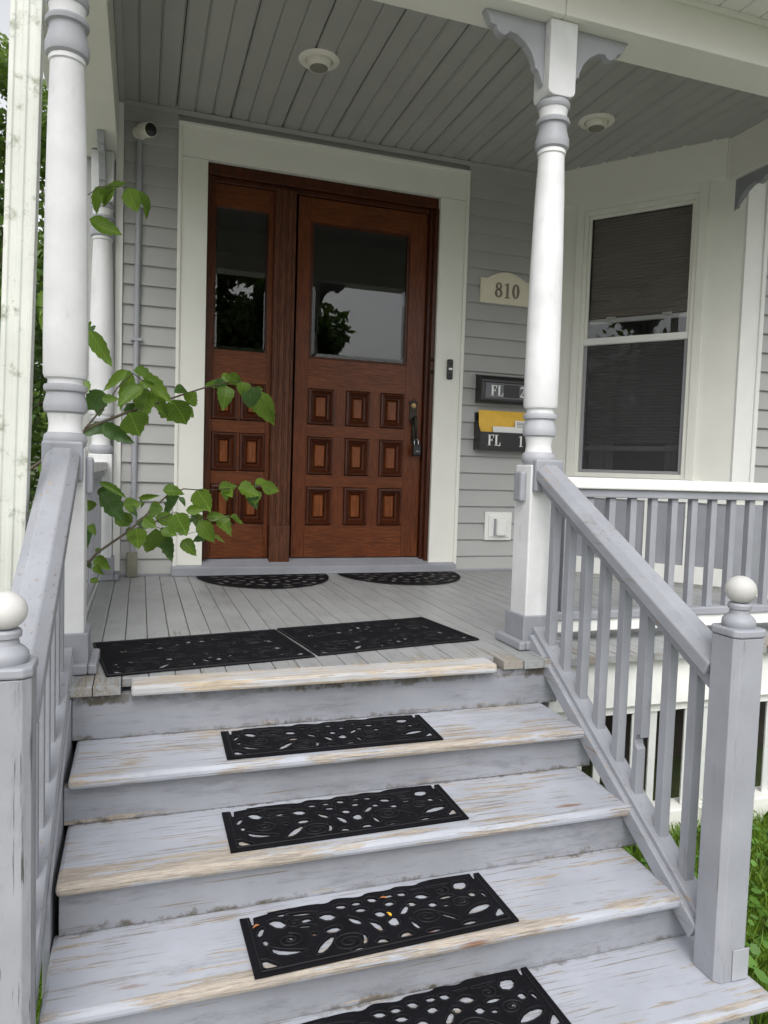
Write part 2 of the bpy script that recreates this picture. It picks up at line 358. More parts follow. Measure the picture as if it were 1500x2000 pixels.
def raised_panel(x0, x1, z0, z1, y, parent, light='oakl'):
    """bolection frame in three steps round a raised field"""
    b = B(); st = [(0, 0), (.003, -.016), (.014, -.020), (.021, -.010), (.025, -.012), (.032, -.002), (.042, .004), (.047, .016)]
    n = len(st)
    for k in range(n-1):
        (i0, d0), (i1, d1) = st[k], st[k+1]
        a = [(x0+i0, y+d0, z0+i0), (x1-i0, y+d0, z0+i0), (x1-i0, y+d0, z1-i0), (x0+i0, y+d0, z1-i0)]
        c = [(x0+i1, y+d1, z0+i1), (x1-i1, y+d1, z0+i1), (x1-i1, y+d1, z1-i1), (x0+i1, y+d1, z1-i1)]
        b.add(a+c, [(0, 1, 5, 4), (1, 2, 6, 5), (2, 3, 7, 6), (3, 0, 4, 7)])
    p = obj('raised_panel', b, 'oakd', parent)
    i = .0475; f = B(); xa, xb, za, zb = x0+i, x1-i, z0+i, z1-i
    f.add([(xa, y+.015, za), (xb, y+.015, za), (xb, y+.015, zb), (xa, y+.015, zb), (xa+.008, y+.002, za+.008), (xb-.008, y+.002, za+.008), (xb-.008, y+.002, zb-.008), (xa+.008, y+.002, zb-.008)],
          [(0, 1, 5, 4), (1, 2, 6, 5), (2, 3, 7, 6), (3, 0, 4, 7), (4, 5, 6, 7)])
    obj('panel_field', f, light, parent)
def frame_boards(name, x0, x1, z0, z1, y, xs, zs, holes, parent):
    """stiles and rails: the leaf between its openings; returns the part that carries everything"""
    leaf = obj(name, bx(x0+.004, x1-.004, y+.018, y+.04, z0, z1-.02) if False else B().box(x0, xs[0], y, y+.045, z0, z1), 'oakv', parent, .0015)
    obj('stile', bx(xs[1], x1, y, y+.045, z0, z1), 'oakv', leaf, .0015)
    for a, b in zs: obj('rail', bx(xs[0]+.0006, xs[1]-.0006, y+.0012, y+.044, a, b), 'oakh', leaf, .0015)
    return leaf
def pane(x0, x1, z0, z1, y, parent, bev=.022):
    b = B(); o_ = [(x0, z0), (x1, z0), (x1, z1), (x0, z1)]; i_ = [(x0+bev, z0+bev), (x1-bev, z0+bev), (x1-bev, z1-bev), (x0+bev, z1-bev)]
    b.add([(p, y+.0028, q) for p, q in o_]+[(p, y, q) for p, q in i_]+[(p, y+.007, q) for p, q in o_],
          [(0, 1, 5, 4), (1, 2, 6, 5), (2, 3, 7, 6), (3, 0, 4, 7), (4, 5, 6, 7), (8, 9, 10, 11), (0, 1, 9, 8), (1, 2, 10, 9), (2, 3, 11, 10), (3, 0, 8, 11)])
    obj('pane', b, 'glass', parent)
# door leaf
DY = .066
ROWS = [(.305, .550), (.632, .872), (.953, 1.180)]
door = frame_boards('door', .948, 1.820, .092, 2.372, DY, (1.032, 1.70), [(.092, .303), (.552, .630), (.874, .951), (1.182, 1.372), (2.226, 2.372)], None, house)
door['label'] = 'carved oak door leaf with nine raised panels and upper glass'
DC = [(1.040, 1.208), (1.290, 1.452), (1.526, 1.692)]
for za, zb in ROWS:
    for xa, xb in ((1.033, 1.0395), (1.2085, 1.2895), (1.4525, 1.5255), (1.6925, 1.6994)): obj('muntin', bx(xa, xb, DY+.0016, DY+.043, za-.0018, zb+.0018), 'oakv', door)
    for xa, xb in DC: raised_panel(xa, xb, za, zb, DY+.004, door)
obj('stop_bead', bx(1.033, 1.05, DY+.004, DY+.03, 1.372, 2.226).box(1.683, 1.6994, DY+.004, DY+.03, 1.372, 2.226).box(1.05, 1.683, DY+.004, DY+.03, 1.372, 1.386).box(1.05, 1.683, DY+.004, DY+.03, 2.21, 2.226), 'oakd', door, .003)
pane(1.0501, 1.6829, 1.3862, 2.2098, DY+.014, door)
# handle set
hs_ = B().prism([(-.026, 1.005), (.026, 1.005), (.026, 1.118), (.034, 1.128), (.018, 1.142), (.008, 1.150), (0, 1.158), (-.008, 1.150), (-.018, 1.142), (-.034, 1.128), (-.026, 1.118)], lambda p, q, t: (1.757+p, t, q), DY, DY-.008)
obj('escutcheon', hs_, 'hw', door, .002)
lk = B(); lk.lathe([(.018, 0), (.019, .004), (.016, .007), (.009, .008)], 0, 0, 20)
lk.v = [(1.757+x, DY-.008-z, 1.108+y) for x, y, z in lk.v]; obj('lock_cylinder', lk, 'brass', door, smooth=30)
hp = B().prism([(-.024, .86), (.0, .835), (.024, .86), (.021, 1.0), (-.021, 1.0)], lambda p, q, t: (1.770+p, t, q), DY, DY-.006)
hp.tube([(1.762, DY, 1.02), (1.762, DY-.035, 1.03), (1.762, DY-.05, 1.00), (1.765, DY-.048, .95), (1.768, DY-.043, .90), (1.770, DY-.025, .865), (1.771, DY, .855)], [.012, .011, .009, .0095, .009, .008, .009], 10)
hp.box(1.742, 1.784, DY-.022, DY-.006, .985, 1.025)
obj('door_handle', hp, 'hw', door, smooth=40)
# sidelight
SX = (.436, .766)
side = frame_boards('sidelight', .4185, .796, .092, 2.374, DY, SX, [(.092, .310), (.556, .640), (.878, .955), (1.184, 1.383), (2.240, 2.374)], None, house)
side['label'] = 'fixed oak sidelight panel with tall glass above six small raised panels'
for za, zb in ((.312, .554), (.642, .876), (.957, 1.182)):
    obj('muntin', bx(.590, .608, DY+.0016, DY+.043, za-.0018, zb+.0018), 'oakv', side)
    for xa, xb in ((.4366, .5896), (.6084, .7654)): raised_panel(xa, xb, za, zb, DY+.004, side)
pane(.4362, .7658, 1.3834, 2.2396, DY+.014, side)
obj('stop_bead', bx(.4364, .446, DY+.004, DY+.0135, 1.3835, 2.2395).box(.756, .7656, DY+.004, DY+.0135, 1.3835, 2.2395), 'oakd', side)
# strike studs on the jamb
for z in (1.415, 1.335):
    b = B().lathe([(.012, 0), (.012, .006), (.007, .013), (.0, .015)], 0, 0, 14); b.v = [(1.858+x, -.0-zz, z+y) for x, y, zz in b.v]
    obj('jamb_stud', b, 'hw', house, smooth=40)

# --- bay
bw = B()
for a in ((0, .245, -.10, 0, .60, 2.76), (1.045, BL, -.10, 0, .60, 2.76), (.245, 1.045, -.10, 0, 2.50, 2.76), (0, BL, -.10, 0, GZ, .60)): bw.box(*a, T=bay)
bw.box(C1[0], C1[0]+1.6, C1[1]+.012, C1[1]+.14, GZ, 3.3)
bay_wall = obj('bay_wall', bw, 'trim', house)
bay_wall['label'] = 'angled white bay wall beside the porch'
obj('frieze_board', B().box(.0, BL-.12, .0005, .016, 2.495, 2.745, T=bay), 'trim', bay_wall, .002)
obj('bay_corner_board', bx(C1[0]-.004, C1[0]+.128, C1[1]-.014, C1[1]+.012, .66, 3.2), 'white', bay_wall, .002)
obj('bay_corner_bead', bx(C1[0]+.129, C1[0]+.158, C1[1]-.024, C1[1]+.012, .66, 3.2), 'white', bay_wall, .003)
meB = B().prism([(.012, .004), (-.010, .004), (-.022, .0), (-.023, .004), (-.005, E_+.006), (.012, E_+.006)], lambda p, q, t: (t, p, q), C1[0]+.158, C1[0]+1.6).mesh('siding_board')
for k in range(22): obj('siding_board', meB, 'siding', bay_wall, loc=(0, C1[1], .66+E_*k))
# window: casing steps, sashes, panes, blinds
win = obj('window', B().box(.235, .285, 0, .018, .672, 2.50, T=bay).box(1.005, 1.055, 0, .018, .672, 2.50, T=bay).box(.285, 1.005, 0, .018, 2.44, 2.50, T=bay), 'trim', house, .002)
win['label'] = 'tall double hung bay window with dark pleated blinds'
obj('frame', B().box(.2855, .312, -.03, .009, .672, 2.439, T=bay).box(.978, 1.0045, -.03, .009, .672, 2.439, T=bay).box(.312, .978, -.03, .009, 2.405, 2.439, T=bay).box(.312, .978, -.03, .009, .672, .702, T=bay), 'trim', win, .003)
obj('upper_sash', B().box(.3125, .33, -.03, -.008, 1.60, 2.404, T=bay).box(.96, .9775, -.03, -.008, 1.60, 2.404, T=bay).box(.33, .96, -.03, -.008, 2.385, 2.404, T=bay), 'trim', win, .002)
obj('meeting_rail', B().box(.3125, .9775, -.035, -.001, 1.552, 1.598, T=bay).box(.3125, .9775, -.001, .006, 1.556, 1.570, T=bay), 'white', win, .002)
obj('lower_sash', B().box(.3125, .335, -.045, -.012, .703, 1.551, T=bay).box(.955, .9775, -.045, -.012, .703, 1.551, T=bay).box(.335, .955, -.045, -.012, .703, .722, T=bay), 'screen', win, .002)
obj('pane', B().box(.3302, .9598, -.026, -.020, 1.5985, 2.3848, T=bay), 'glass', win)
obj('insect_screen', B().box(.3352, .9548, -.0145, -.0135, .7225, 1.5515, T=bay), 'mesh', win)
obj('pane', B().box(.3352, .9548, -.036, -.030, .7225, 1.5515, T=bay), 'glass', win)
def pleats(z0, z1, d, pitch=.0205):
    b = B(); n = int((z1-z0)/pitch); pr = []
    for k in range(n): pr += [(d, z1-k*pitch), (d+.009, z1-(k+.5)*pitch)]
    pr.append((d, z1-n*pitch)); pr += [(d-.012, z1-n*pitch), (d-.012, z1)]
    b.prism(pr, lambda p, q, t: bay(t, p, q), .325, .965); return b
blk = obj('blind', pleats(1.735, 2.40, -.085), 'blind', win)
obj('blind_rail', B().box(.325, .965, -.095, -.07, 1.705, 1.735, T=bay), 'blindrail', blk, .003)
blk2 = obj('blind', pleats(.885, 1.60, -.110), 'blind', win)
obj('blind_rail', B().box(.325, .965, -.118, -.095, .853, .885, T=bay), 'blindrail', blk2, .003)
for s in (.44, .80): obj('blind_clip', B().box(s, s+.06, -.07, -.055, 1.728, 1.742, T=bay), 'blindrail', blk, .002)
cu = B()
for s0, s1 in ((.33, .50), (.84, .96)):
    pr = [(s0+(s1-s0)*i/14, -.17+.018*math.sin(i*1.9)) for i in range(15)]
    cu.prism(pr+[(p, q-.006) for p, q in pr[::-1]], lambda p, q, t: bay(p, q, t), .55, 1.5)
obj('curtain', cu, 'curtain', win)
obj('window_sill', B().box(.20, 1.10, 0, .045, .640, .671, T=bay), 'white', win, .004)
# panelled apron under the bay window
obj('apron_rail', B().box(.0, BL+.01, .0, .022, .53, .60, T=bay), 'white', bay_wall, .003)
obj('apron_base', B().box(.0, BL+.01, .0, .025, .02, .13, T=bay), 'white', bay_wall, .003)
for k in range(5):
    s0 = .02+k*.25
    obj('apron_stile', B().box(s0, s0+.045, 0, .018, .131, .529, T=bay), 'white', bay_wall, .002)
    obj('apron_panel', B().box(s0+.046, min(s0+.249, BL), 0, .008, .131, .529, T=bay), 'grz', bay_wall, .002)
obj('apron_panel', bx(C1[0]+.01, C1[0]+1.6, C1[1]-.012, C1[1]+.012, .02, .53), 'grz', bay_wall)
obj('bay_ledge', bx(C1[0]-.05, C1[0]+1.6, C1[1]-.05, C1[1]+.012, .61, .655), 'grx', bay_wall, .004)

# ------------------------------------------------------------------ porch
porch = thing('porch', 'open front porch with grey plank floor, grooved grey ceiling and white beams', 'porch', (1.5, -1.1, GZ))
deck = obj('deck', bx(-.25, 3.45, -2.15, .01, -.10, -.032).box(-.25, 3.45, -2.14, -2.06, GZ, -.10) if False else bx(-.25, 3.45, -2.13, .01, -.10, -.032), 'grx', porch)
PF = .0815
k = 0; x = -.268
while x < 3.46:
    x1 = x+PF-.0028; ye = .012
    if x > 2.68: ye = -(x-2.66)/.615*.788*.98+.03
    y0 = -2.156 if .0 < x+.04 < 1.24 else -2.235+rnd.uniform(-.006, .006)
    if ye-y0 > .05: obj('floor_board', bx(x, x1, y0, ye, -.031, rnd.uniform(-.0018, .0)), 'floor', deck, .0015)
    x += PF; k += 1
obj('nosing_board', bx(.004, 1.240, -2.262, -2.1575, -.032, .001), 'nosing', porch, .009)
# ceiling
cl = obj('ceiling', bx(-.30, 3.5, -2.0, .02, 2.752, 2.79), 'dark', porch)
CP = .1034; i0 = -9
for k in range(i0, 26):
    x0 = .8214+CP*k; x1 = x0+CP; ye = .012
    if x1 < -.08: continue
    if x1 > 2.7: ye = -(x1-2.66)/.615*.788+.10
    dark = (k % 3 == 0); a = x0+(.0025 if dark else .0008); b = x1-(.0025 if (k+1) % 3 == 0 else .0008)
    ha, hb = (.010 if dark else .0085), (.010 if (k+1) % 3 == 0 else .0085)
    pr = [(a, 2.752), (a, 2.7315+ha), (a+.010, 2.7315), (b-.010, 2.7315), (b, 2.7315+hb), (b, 2.752)]
    obj('ceiling_board', B().prism(pr, lambda p, q, t: (p, t, q), -1.95, ye), 'ceil', cl)
obj('cornice_trim', bx(-.112, -.079, -1.91, .0, 2.70, 2.7313), 'ceil', cl, .003)
# beams
YB0, YB1, ZB = -2.09, -1.905, 2.383
obj('beam', bx(-.31, 1.500, YB0, YB1, ZB, 2.80), 'trim', porch, .003)
obj('beam', bx(1.503, 3.62, YB0, YB1, ZB, 2.80), 'trim', porch, .003)
obj('beam', bx(-.31, -.113, YB1+.001, -.003, ZB+.003, 2.80), 'trim', porch, .003)
obj('beam', bx(3.375, 3.56, YB1+.001, -.90, ZB+.10, 2.80), 'trim', porch, .003)
# eaves: soffit panels, fascia, roof
sof = obj('roof', B().prism([(-2.44, 2.62), (-2.44, 2.74), (.01, 3.55), (.01, 2.84), (-2.05, 2.84), (-2.1, 2.62)], lambda p, q, t: (t, p, q), -.43, 4.1), 'roof', porch)
x = -.40
while x < 4.05:
    obj('soffit_panel', bx(x, x+.098, -2.42, YB0-.002, 2.557, 2.572), 'white', sof, .003); x += .1034
y = -2.08
while y < -.02:
    obj('soffit_panel', bx(-.40, -.312, y, y+.098, 2.557, 2.572), 'white', sof, .003); y += .1034
obj('soffit_trim', bx(-.314, 3.6, YB0-.016, YB0-.0005, 2.536, 2.5565), 'trim', porch, .002)
obj('fascia', bx(-.44, 4.12, -2.46, -2.421, 2.53, 2.76).box(-.44, -.401, -2.42, .0, 2.53, 2.76), 'white', porch, .003)
# skirt, lattice, foundation on the right of the steps
obj('floor_fascia', bx(1.50, 3.5, -2.19, -2.135, -.225, -.036), 'whitex', porch, .003)
lat = obj('lattice', bx(1.50, 3.5, -2.165, -2.14, -.262, -.226), 'whitex', porch)
x = 1.56
while x < 3.4:
    obj('slat', bx(x, x+.034, -2.158, -2.150, -.668, -.2625), 'slat', lat, .001); x += .0865
obj('foundation_board', bx(1.50, 3.5, -2.20, -2.10, GZ-.03, -.668), 'stone', porch, .006)
obj('underporch_shade', bx(-.2, 3.4, -1.5, -1.4, GZ, -.11), 'darkw', porch)  # dark sheet standing in for the shade behind the lattice
obj('end_skirt', bx(-.262, -.235, -2.13, .0, GZ, -.034), 'grx', porch, .002)

# ------------------------------------------------------------------ steps
steps = thing('front_steps', 'weathered grey wooden steps with paint worn off the treads', 'steps', (.65, -2.7, GZ))
TZ = [-.171, -.315, -.459, -.603]; TB = [-2.215, -2.462, -2.729, -2.960]; TF = [-2.502, -2.762, -3.002, -3.232]
TX = [(-.151, 1.457), (-.155, 1.456), (-.163, 1.450), (-.30, 1.545)]
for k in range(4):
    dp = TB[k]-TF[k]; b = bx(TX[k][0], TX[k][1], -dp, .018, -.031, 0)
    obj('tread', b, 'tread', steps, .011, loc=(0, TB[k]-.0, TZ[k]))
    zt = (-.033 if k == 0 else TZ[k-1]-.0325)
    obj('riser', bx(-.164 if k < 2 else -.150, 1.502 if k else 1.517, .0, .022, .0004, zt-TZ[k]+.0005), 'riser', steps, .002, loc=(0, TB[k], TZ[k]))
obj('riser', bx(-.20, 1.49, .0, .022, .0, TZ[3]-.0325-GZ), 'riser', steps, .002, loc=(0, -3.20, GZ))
for xa in (-.135, .66, 1.425):
    b = B(); pr = [(-2.13, GZ)]
    pr += [(-2.13, -.206)]
    for k in range(4):
        pr += [(TB[k]+.025, TZ[k]-.033), (TB[k+1]+.024 if k < 3 else -3.17, TZ[k]-.033)]
        if k < 3: pass
    pr += [(-3.17, GZ)]
    q = [pr[0], pr[1]]
    b.prism(pr, lambda p, qq, t: (t, p, qq), xa, xa+.04)
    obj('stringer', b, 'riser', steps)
obj('side_skirt', B().prism([(-2.14, GZ), (-2.14, .010), (-2.76, -.355), (-2.76, GZ)], lambda p, q, t: (t, p, q), -.182, -.1655), 'grx', steps, .002)

# ------------------------------------------------------------------ posts
BR = [(81, 2377), (341, 2382), (333, 2362), (320, 2336), (297, 2331), (293, 2319), (282, 2309), (263, 2302), (248, 2308), (238, 2321), (203, 2315), (166, 2293), (138, 2262), (122, 2227), (121, 2211), (106, 2204), (92, 2182)]
BRP = [(.0585+(a-81)/1000*.95, min(z/1000, 2.382)) for a, z in BR]; BRP[0] = (.0585, 2.382); BRP[1] = (.312, 2.382); BRP[-1] = (.0585, 2.150)
def chaikin(p, n=1, closed=True):
    for _ in range(n):
        q = []
        for i in range(len(p)):
            a, b = p[i], p[(i+1) % len(p)]
            q += [(a[0]*.75+b[0]*.25, a[1]*.75+b[1]*.25), (a[0]*.25+b[0]*.75, a[1]*.25+b[1]*.75)]
        p = q
    return p
W2 = .063
def post(cx, cy, label, blocks, brackets):
    t = thing('porch_post', label, 'post', (cx, cy, 0), 'turned porch posts')
    obj('base', bx(cx-W2, cx+W2, cy-W2, cy+W2, .115, .716), 'whitew', t, .006)
    pl = obj('plinth', bx(cx-W2-.014, cx+W2+.014, cy-W2-.014, cy+W2+.014, 0, .128), 'grx', t, .003)
    sh = B(); o1, o2 = W2+.014, W2+.042
    for (a, b_), (c, d_) in (((-o2, -o1), (-o2, o2)), ((o1, o2), (-o2, o2)), ((-o1, o1), (-o2, -o1)), ((-o1, o1), (o1, o2))):
        sh.box(cx+a, cx+b_, cy+c, cy+d_, 0.0005, .036)
    obj('shoe_moulding', sh, 'grx', pl, .007)
    z0 = .716
    obj('lower_ring', B().lathe([(.052, z0), (.063, z0+.010), (.066, z0+.025), (.063, z0+.042), (.054, z0+.050)], cx, cy), 'ring', t, smooth=40)
    obj('lower_cove', B().lathe([(.053, .7662), (.0505, .780), (.0495, .795), (.052, .812), (.055, .826)], cx, cy), 'whitew', t, smooth=40)
    obj('lower_bulb', B().lathe([(.055, .8262), (.0635, .832), (.0660, .845), (.0645, .860), (.0590, .880), (.0565, .892), (.0640, .897), (.0660, .907), (.0635, .916), (.055, .919)], cx, cy), 'ring', t, smooth=30)
    obj('shaft', B().lathe([(.053, .9192), (.053, .934), (.0625, .938), (.0665, .950), (.0668, 1.05), (.0655, 1.25), (.0620, 1.5), (.0560, 1.75), (.0500, 1.895), (.0497, 1.905), (.0545, 1.908), (.0545, 1.920), (.052, 1.924)], cx, cy, 40), 'whitew', t, smooth=35)
    obj('upper_bulb', B().lathe([(.054, 1.9242), (.0625, 1.930), (.0655, 1.945), (.0645, 1.962), (.0575, 1.985), (.0530, 2.008), (.0540, 2.016), (.0635, 2.020), (.0650, 2.030), (.061, 2.038), (.054, 2.041)], cx, cy), 'ring', t, smooth=30)
    obj('upper_cove', B().lathe([(.053, 2.0412), (.0525, 2.055), (.0535, 2.068), (.056, 2.076)], cx, cy), 'whitew', t, smooth=40)
    obj('upper_ring', B().lathe([(.058, 2.0762), (.0625, 2.083), (.0630, 2.094), (.058, 2.104), (.05, 2.108)], cx, cy), 'ring', t, smooth=40)
    c_ = .0575
    cb = B().prism([(-c_, 2.381), (-c_, 2.128), (-c_+.006, 2.114), (-c_+.022, 2.1085), (c_-.022, 2.1085), (c_-.006, 2.114), (c_, 2.128), (c_, 2.381)], lambda p, q, tt: (cx+p, cy+tt, q), -c_, c_)
    obj('capital', cb, 'whitew', t, .003)
    for ax, sg, za, zb, w_, th_ in blocks:
        if ax == 'y': b = bx(cx-w_, cx+w_, cy+sg*W2, cy+sg*(W2+th_), za, zb)
        else: b = bx(cx+sg*W2, cx+sg*(W2+th_), cy-w_, cy+w_, za, zb)
        obj('rail_block', b, 'grz', t, .008)
    for ax, sg in brackets:
        pl_ = BRP
        if ax == 'x': b = B().prism(pl_, lambda p, q, tt: (cx+sg*p, cy+tt, q), -.018, .018)
        else: b = B().prism(pl_, lambda p, q, tt: (cx+tt, cy+sg*p, q), -.018, .018)
        obj('bracket', b, 'ring', t, .003)
    return t
PX, PY, LX = 1.516, -2.004, -.206
post(PX, PY, 'turned white porch post with grey rings at right of the steps', [('y', -1, .612, .738, .060, .03), ('x', -1, .572, .690, .030, .026)], [('x', 1), ('x', -1)])
post(LX, PY, 'turned white porch post at left of the steps, beside the downspout', [('y', -1, .612, .738, .060, .03), ('x', 1, .572, .690, .030, .022)], [('x', 1), ('y', 1)])
post(LX+.015, -.085, 'turned white porch post against the house wall, behind the leafy branches', [], [('y', -1)])
post(3.46, PY, 'turned white porch post at the far right end of the porch', [], [('x', -1)])
# bracket that carries the end beam at the bay
br = B().prism([(-(a-.0585)*1.15, z+.098) for a, z in BRP], lambda p, q, t: (t, -.925+p, q), 3.398, 3.436)
obj('bay_bracket', br, 'grz', porch, .003)

# ------------------------------------------------------------------ railings
HS = [(-.050, -.026), (.050, -.026), (.050, .010), (.024, .034), (-.024, .034), (-.050, .010)]
def stair_rail(x0, x1, label, inner):
    t = thing('stair_railing', label, 'railing', ((x0+x1)/2, -2.6, TZ[1]), 'stair railings')
    ya, yb = PY-W2-.03, -3.054
    xa = lambda y: x0+(x1-x0)*(y-ya)/(yb-ya)
    zt = lambda y: .700+(y-ya)*(.700-.205)/(ya-yb)
    zb = lambda y: .062+(y-ya)*(.062+.500)/(ya-yb)
    P = lambda y, z, dx=0: (xa(y)+dx, y, z)
    hr = obj('handrail', B().bar(P(ya, zt(ya)-.012), P(yb, zt(yb)-.012), 0, 0, poly=HS), 'gry', t, .004)
    obj('subrail', B().bar(P(ya, zt(ya)-.062), P(yb, zt(yb)-.062), .052, .034), 'gry', hr, .002)
    lo = obj('bottom_rail', B().bar(P(ya+.02, zb(ya+.02)), P(yb, zb(yb)), .062, .036), 'gry', t, .004)
    obj('rail_fillet', B().bar(P(ya+.01, zb(ya)-.022, inner*(.040 if inner < 0 else .024)), P(yb, zb(yb)-.024, inner*(.040 if inner < 0 else .024)), .020, .050), 'gry', lo, .004)
    for k in range(8):
        y = -2.165-.1135*k; x = xa(y)+inner*-.004
        if inner < 0 and k == 5:              # the baluster with a bite broken out of it
            zz0, zz1 = zb(y)+.012, zt(y)-.074; zc = zz0+.16
            pr = [(-.019, zz0), (.004, zz0), (.004, zc-.012), (-.006, zc), (-.010, zc+.014), (-.004, zc+.03), (.008, zc+.036), (.019, zc+.028), (.019, zz1), (-.019, zz1)]
            b = B().prism(pr, lambda p, q, tt: (x+tt, y-p, q), -.0155, .0155)
        else:
            b = B(); h = .0155
            b.add([(x-h, y-h, zb(y-h)+.012), (x+h, y-h, zb(y-h)+.012), (x+h, y+h, zb(y+h)+.012), (x-h, y+h, zb(y+h)+.012), (x-h, y-h, zt(y-h)-.074), (x+h, y-h, zt(y-h)-.074), (x+h, y+h, zt(y+h)-.074), (x-h, y+h, zt(y+h)-.074)],
                  [(0, 1, 2, 3), (4, 5, 6, 7), (0, 1, 5, 4), (1, 2, 6, 5), (2, 3, 7, 6), (3, 0, 4, 7)])
        obj('baluster', b, 'grz', t, .002)
    return t
stair_rail(1.508, 1.478, 'sloping grey stair railing with one broken baluster, right of the steps', -1)
stair_rail(-.204, -.207, 'sloping grey stair railing with peeling handrail, left of the steps', 1)
def newel(cx, cy, label, pm='grz'):
    t = thing('newel_post', label, 'newel post', (cx, cy, TZ[3]), 'newel posts')
    h = .049; c = .014; z0, z1 = TZ[3]+.0005, .288
    oc = [(-h+c, -h), (h-c, -h), (h, -h+c), (h, h-c), (h-c, h), (-h+c, h), (-h, h-c), (-h, -h+c)]
    sq = [(-h, -h), (h, -h), (h, h), (-h, h)]
    obj('post', B().prism(oc, lambda p, q, t_: (cx+p, cy+q, t_), z0, z1), pm, t, .002)
    obj('cap', B().prism([(p*1.06, q*1.06) for p, q in oc], lambda p, q, t_: (cx+p, cy+q, t_), z1+.0015, z1+.022), 'grz', t, .005)
    za = z1+.022
    obj('neck', B().lathe([(.038, za), (.041, za+.008), (.040, za+.018), (.034, za+.026), (.025, za+.033), (.023, za+.044), (.028, za+.047), (.029, za+.056), (.026, za+.061)], cx, cy), 'grz', t, smooth=35)
    r = .0380; zc = za+.0945
    obj('ball', B().lathe([(max(.001, r*math.sin(a)), zc-r*.93*math.cos(a)) for a in [math.pi*i/16 for i in range(17)]], cx, cy, 32), 'ballw', t, smooth=60)
    obj('foot_plate', bx(cx-.004, cx+h-.002, cy-h-.004, cy-h-.0005, z0+.004, z0+.085), 'conduit', t, .001)
newel(1.477, -3.10, 'grey newel post with round white finial at foot of right handrail')
newel(-.207, -3.10, 'grey newel post with round white finial at foot of left handrail, cut by picture edge', 'scuff')
def level_rail(name, label, p0, p1, n, group):
    (xa, ya), (xb, yb) = p0, p1
    t = thing(name, label, 'railing', ((xa+xb)/2, (ya+yb)/2, 0), group)
    al = (abs(xb-xa) > abs(yb-ya)); sd_ = (0, 1, 0) if al else (1, 0, 0); mt = 'grx' if al else 'gry'
    def bar(z0, z1, w): return B().bar((xa, ya, (z0+z1)/2), (xb, yb, (z0+z1)/2), w, z1-z0, side=sd_)
    tr = obj('top_rail', bar(.628, .672, .085), 'whitex' if al else 'whitew', t, .006); obj('subrail', bar(.594, .6275, .055), mt, tr, .003)
    br_ = obj('bottom_rail', bar(.094, .128, .062), mt, t, .005); obj('lower_board', bar(.044, .0935, .040), 'whitex' if al else 'whitew', br_, .003)
    for k in range(n):
        f = (k+.75)/(n+.5); x, y = xa+(xb-xa)*f, ya+(yb-ya)*f
        obj('baluster', bx(x-.015, x+.015, y-.015, y+.015, .128, .594), 'grz', t, .002)
level_rail('porch_railing', 'level porch railing with white top rail, right of the steps before the bay', (PX+W2, PY), (3.46-W2, PY), 17, 'level porch railings')
level_rail('porch_railing', 'level porch railing at the left end, tangled with green leaves', (LX, PY+W2), (LX+.012, -.142), 17, 'level porch railings')

# ------------------------------------------------------------------ downspout
ds = B()
dp_ = [(-.038, -.028), (-.026, -.030), (-.022, -.026), (-.008, -.026), (-.004, -.030), (.006, -.030), (.010, -.026), (.024, -.026), (.028, -.030), (.038, -.028), (.038, .028), (-.038, .028)]
p0 = Vector((-.2525, -2.345, 2.60)); p1 = Vector((-.343, -2.345, GZ+.02))
for i in range(1): ds.prism(dp_, lambda p, q, t: (p0.x+(p1.x-p0.x)*t+p, p0.y+q, p0.z+(p1.z-p0.z)*t), 0, 1)
dsp = thing('downspout', 'ribbed white downspout with grime, left of the front post', 'downspout', (-.343, -2.345, GZ))
obj('pipe', ds, 'spout', dsp, .002)
obj('strap', bx(-.300, -.216, -2.379, -2.31, 2.30, 2.325), 'spout', dsp, .002)

# ------------------------------------------------------------------ small fittings
# recessed lights
for lx, ly, lb in ((.857, -.815, 'round recessed ceiling light with cream eyeball above the door'), (2.512, -.79, 'round recessed ceiling light with cream eyeball near the bay')):
    t = thing('ceiling_light', lb, 'ceiling light', (lx, ly, 2.731), 'recessed porch lights')
    obj('trim_ring', B().lathe([(.066, 2.7314), (.070, 2.722), (.085, 2.722), (.100, 2.726), (.104, 2.7312)], lx, ly, 40), 'lampring', t, smooth=40)
    obj('eyeball', B().lathe([(.064, 2.7313), (.063, 2.716), (.059, 2.702), (.052, 2.692), (.047, 2.692)], lx, ly, 36), 'lampring', t, smooth=40)
    obj('bulb_face', B().lathe([(.0465, 2.698), (.046, 2.690), (.03, 2.685), (.004, 2.683)], lx, ly, 30), 'bulb', t, smooth=50)
# conduit and camera
cdt = thing('conduit', 'grey metal conduit running up the clapboards left of the door', 'conduit', (-.008, -.035, 0))
obj('pipe', B().tube([(-.014, -.034, .14), (-.006, -.034, 1.4), (.0, -.034, 2.51)], .0165, 14), 'conduit', cdt, smooth=40)
obj('junction_box', bx(-.046, .012, -.062, -.016, .0, .145), 'olive', cdt, .004)
for z in (1.375, 2.13): obj('strap', bx(-.036, .026, -.054, -.016, z, z+.018), 'conduit', cdt, .002)
sc_ = thing('security_camera', 'small white bullet security camera above the grey conduit', 'camera', (.0, -.03, 2.55))
def cyl(p, d, prof, seg=24):
    b = B().lathe(prof, 0, 0, seg); q = Vector(d).to_track_quat('Z', 'Y'); p = Vector(p); b.v = [tuple(p+q @ Vector(v)) for v in b.v]; return b
cdir = (.42, -.80, -.22); cp_ = Vector((.005, -.055, 2.555))
obj('mount', cyl((.0, -.015, 2.555), (0, -1, 0), [(.040, 0), (.040, .012), (.030, .022), (.018, .03), (.018, .045)]), 'lampring', sc_, smooth=40)
obj('body', cyl(cp_, cdir, [(.020, 0), (.036, .008), (.040, .03), (.040, .115), (.037, .120)]), 'lampring', sc_, smooth=40)
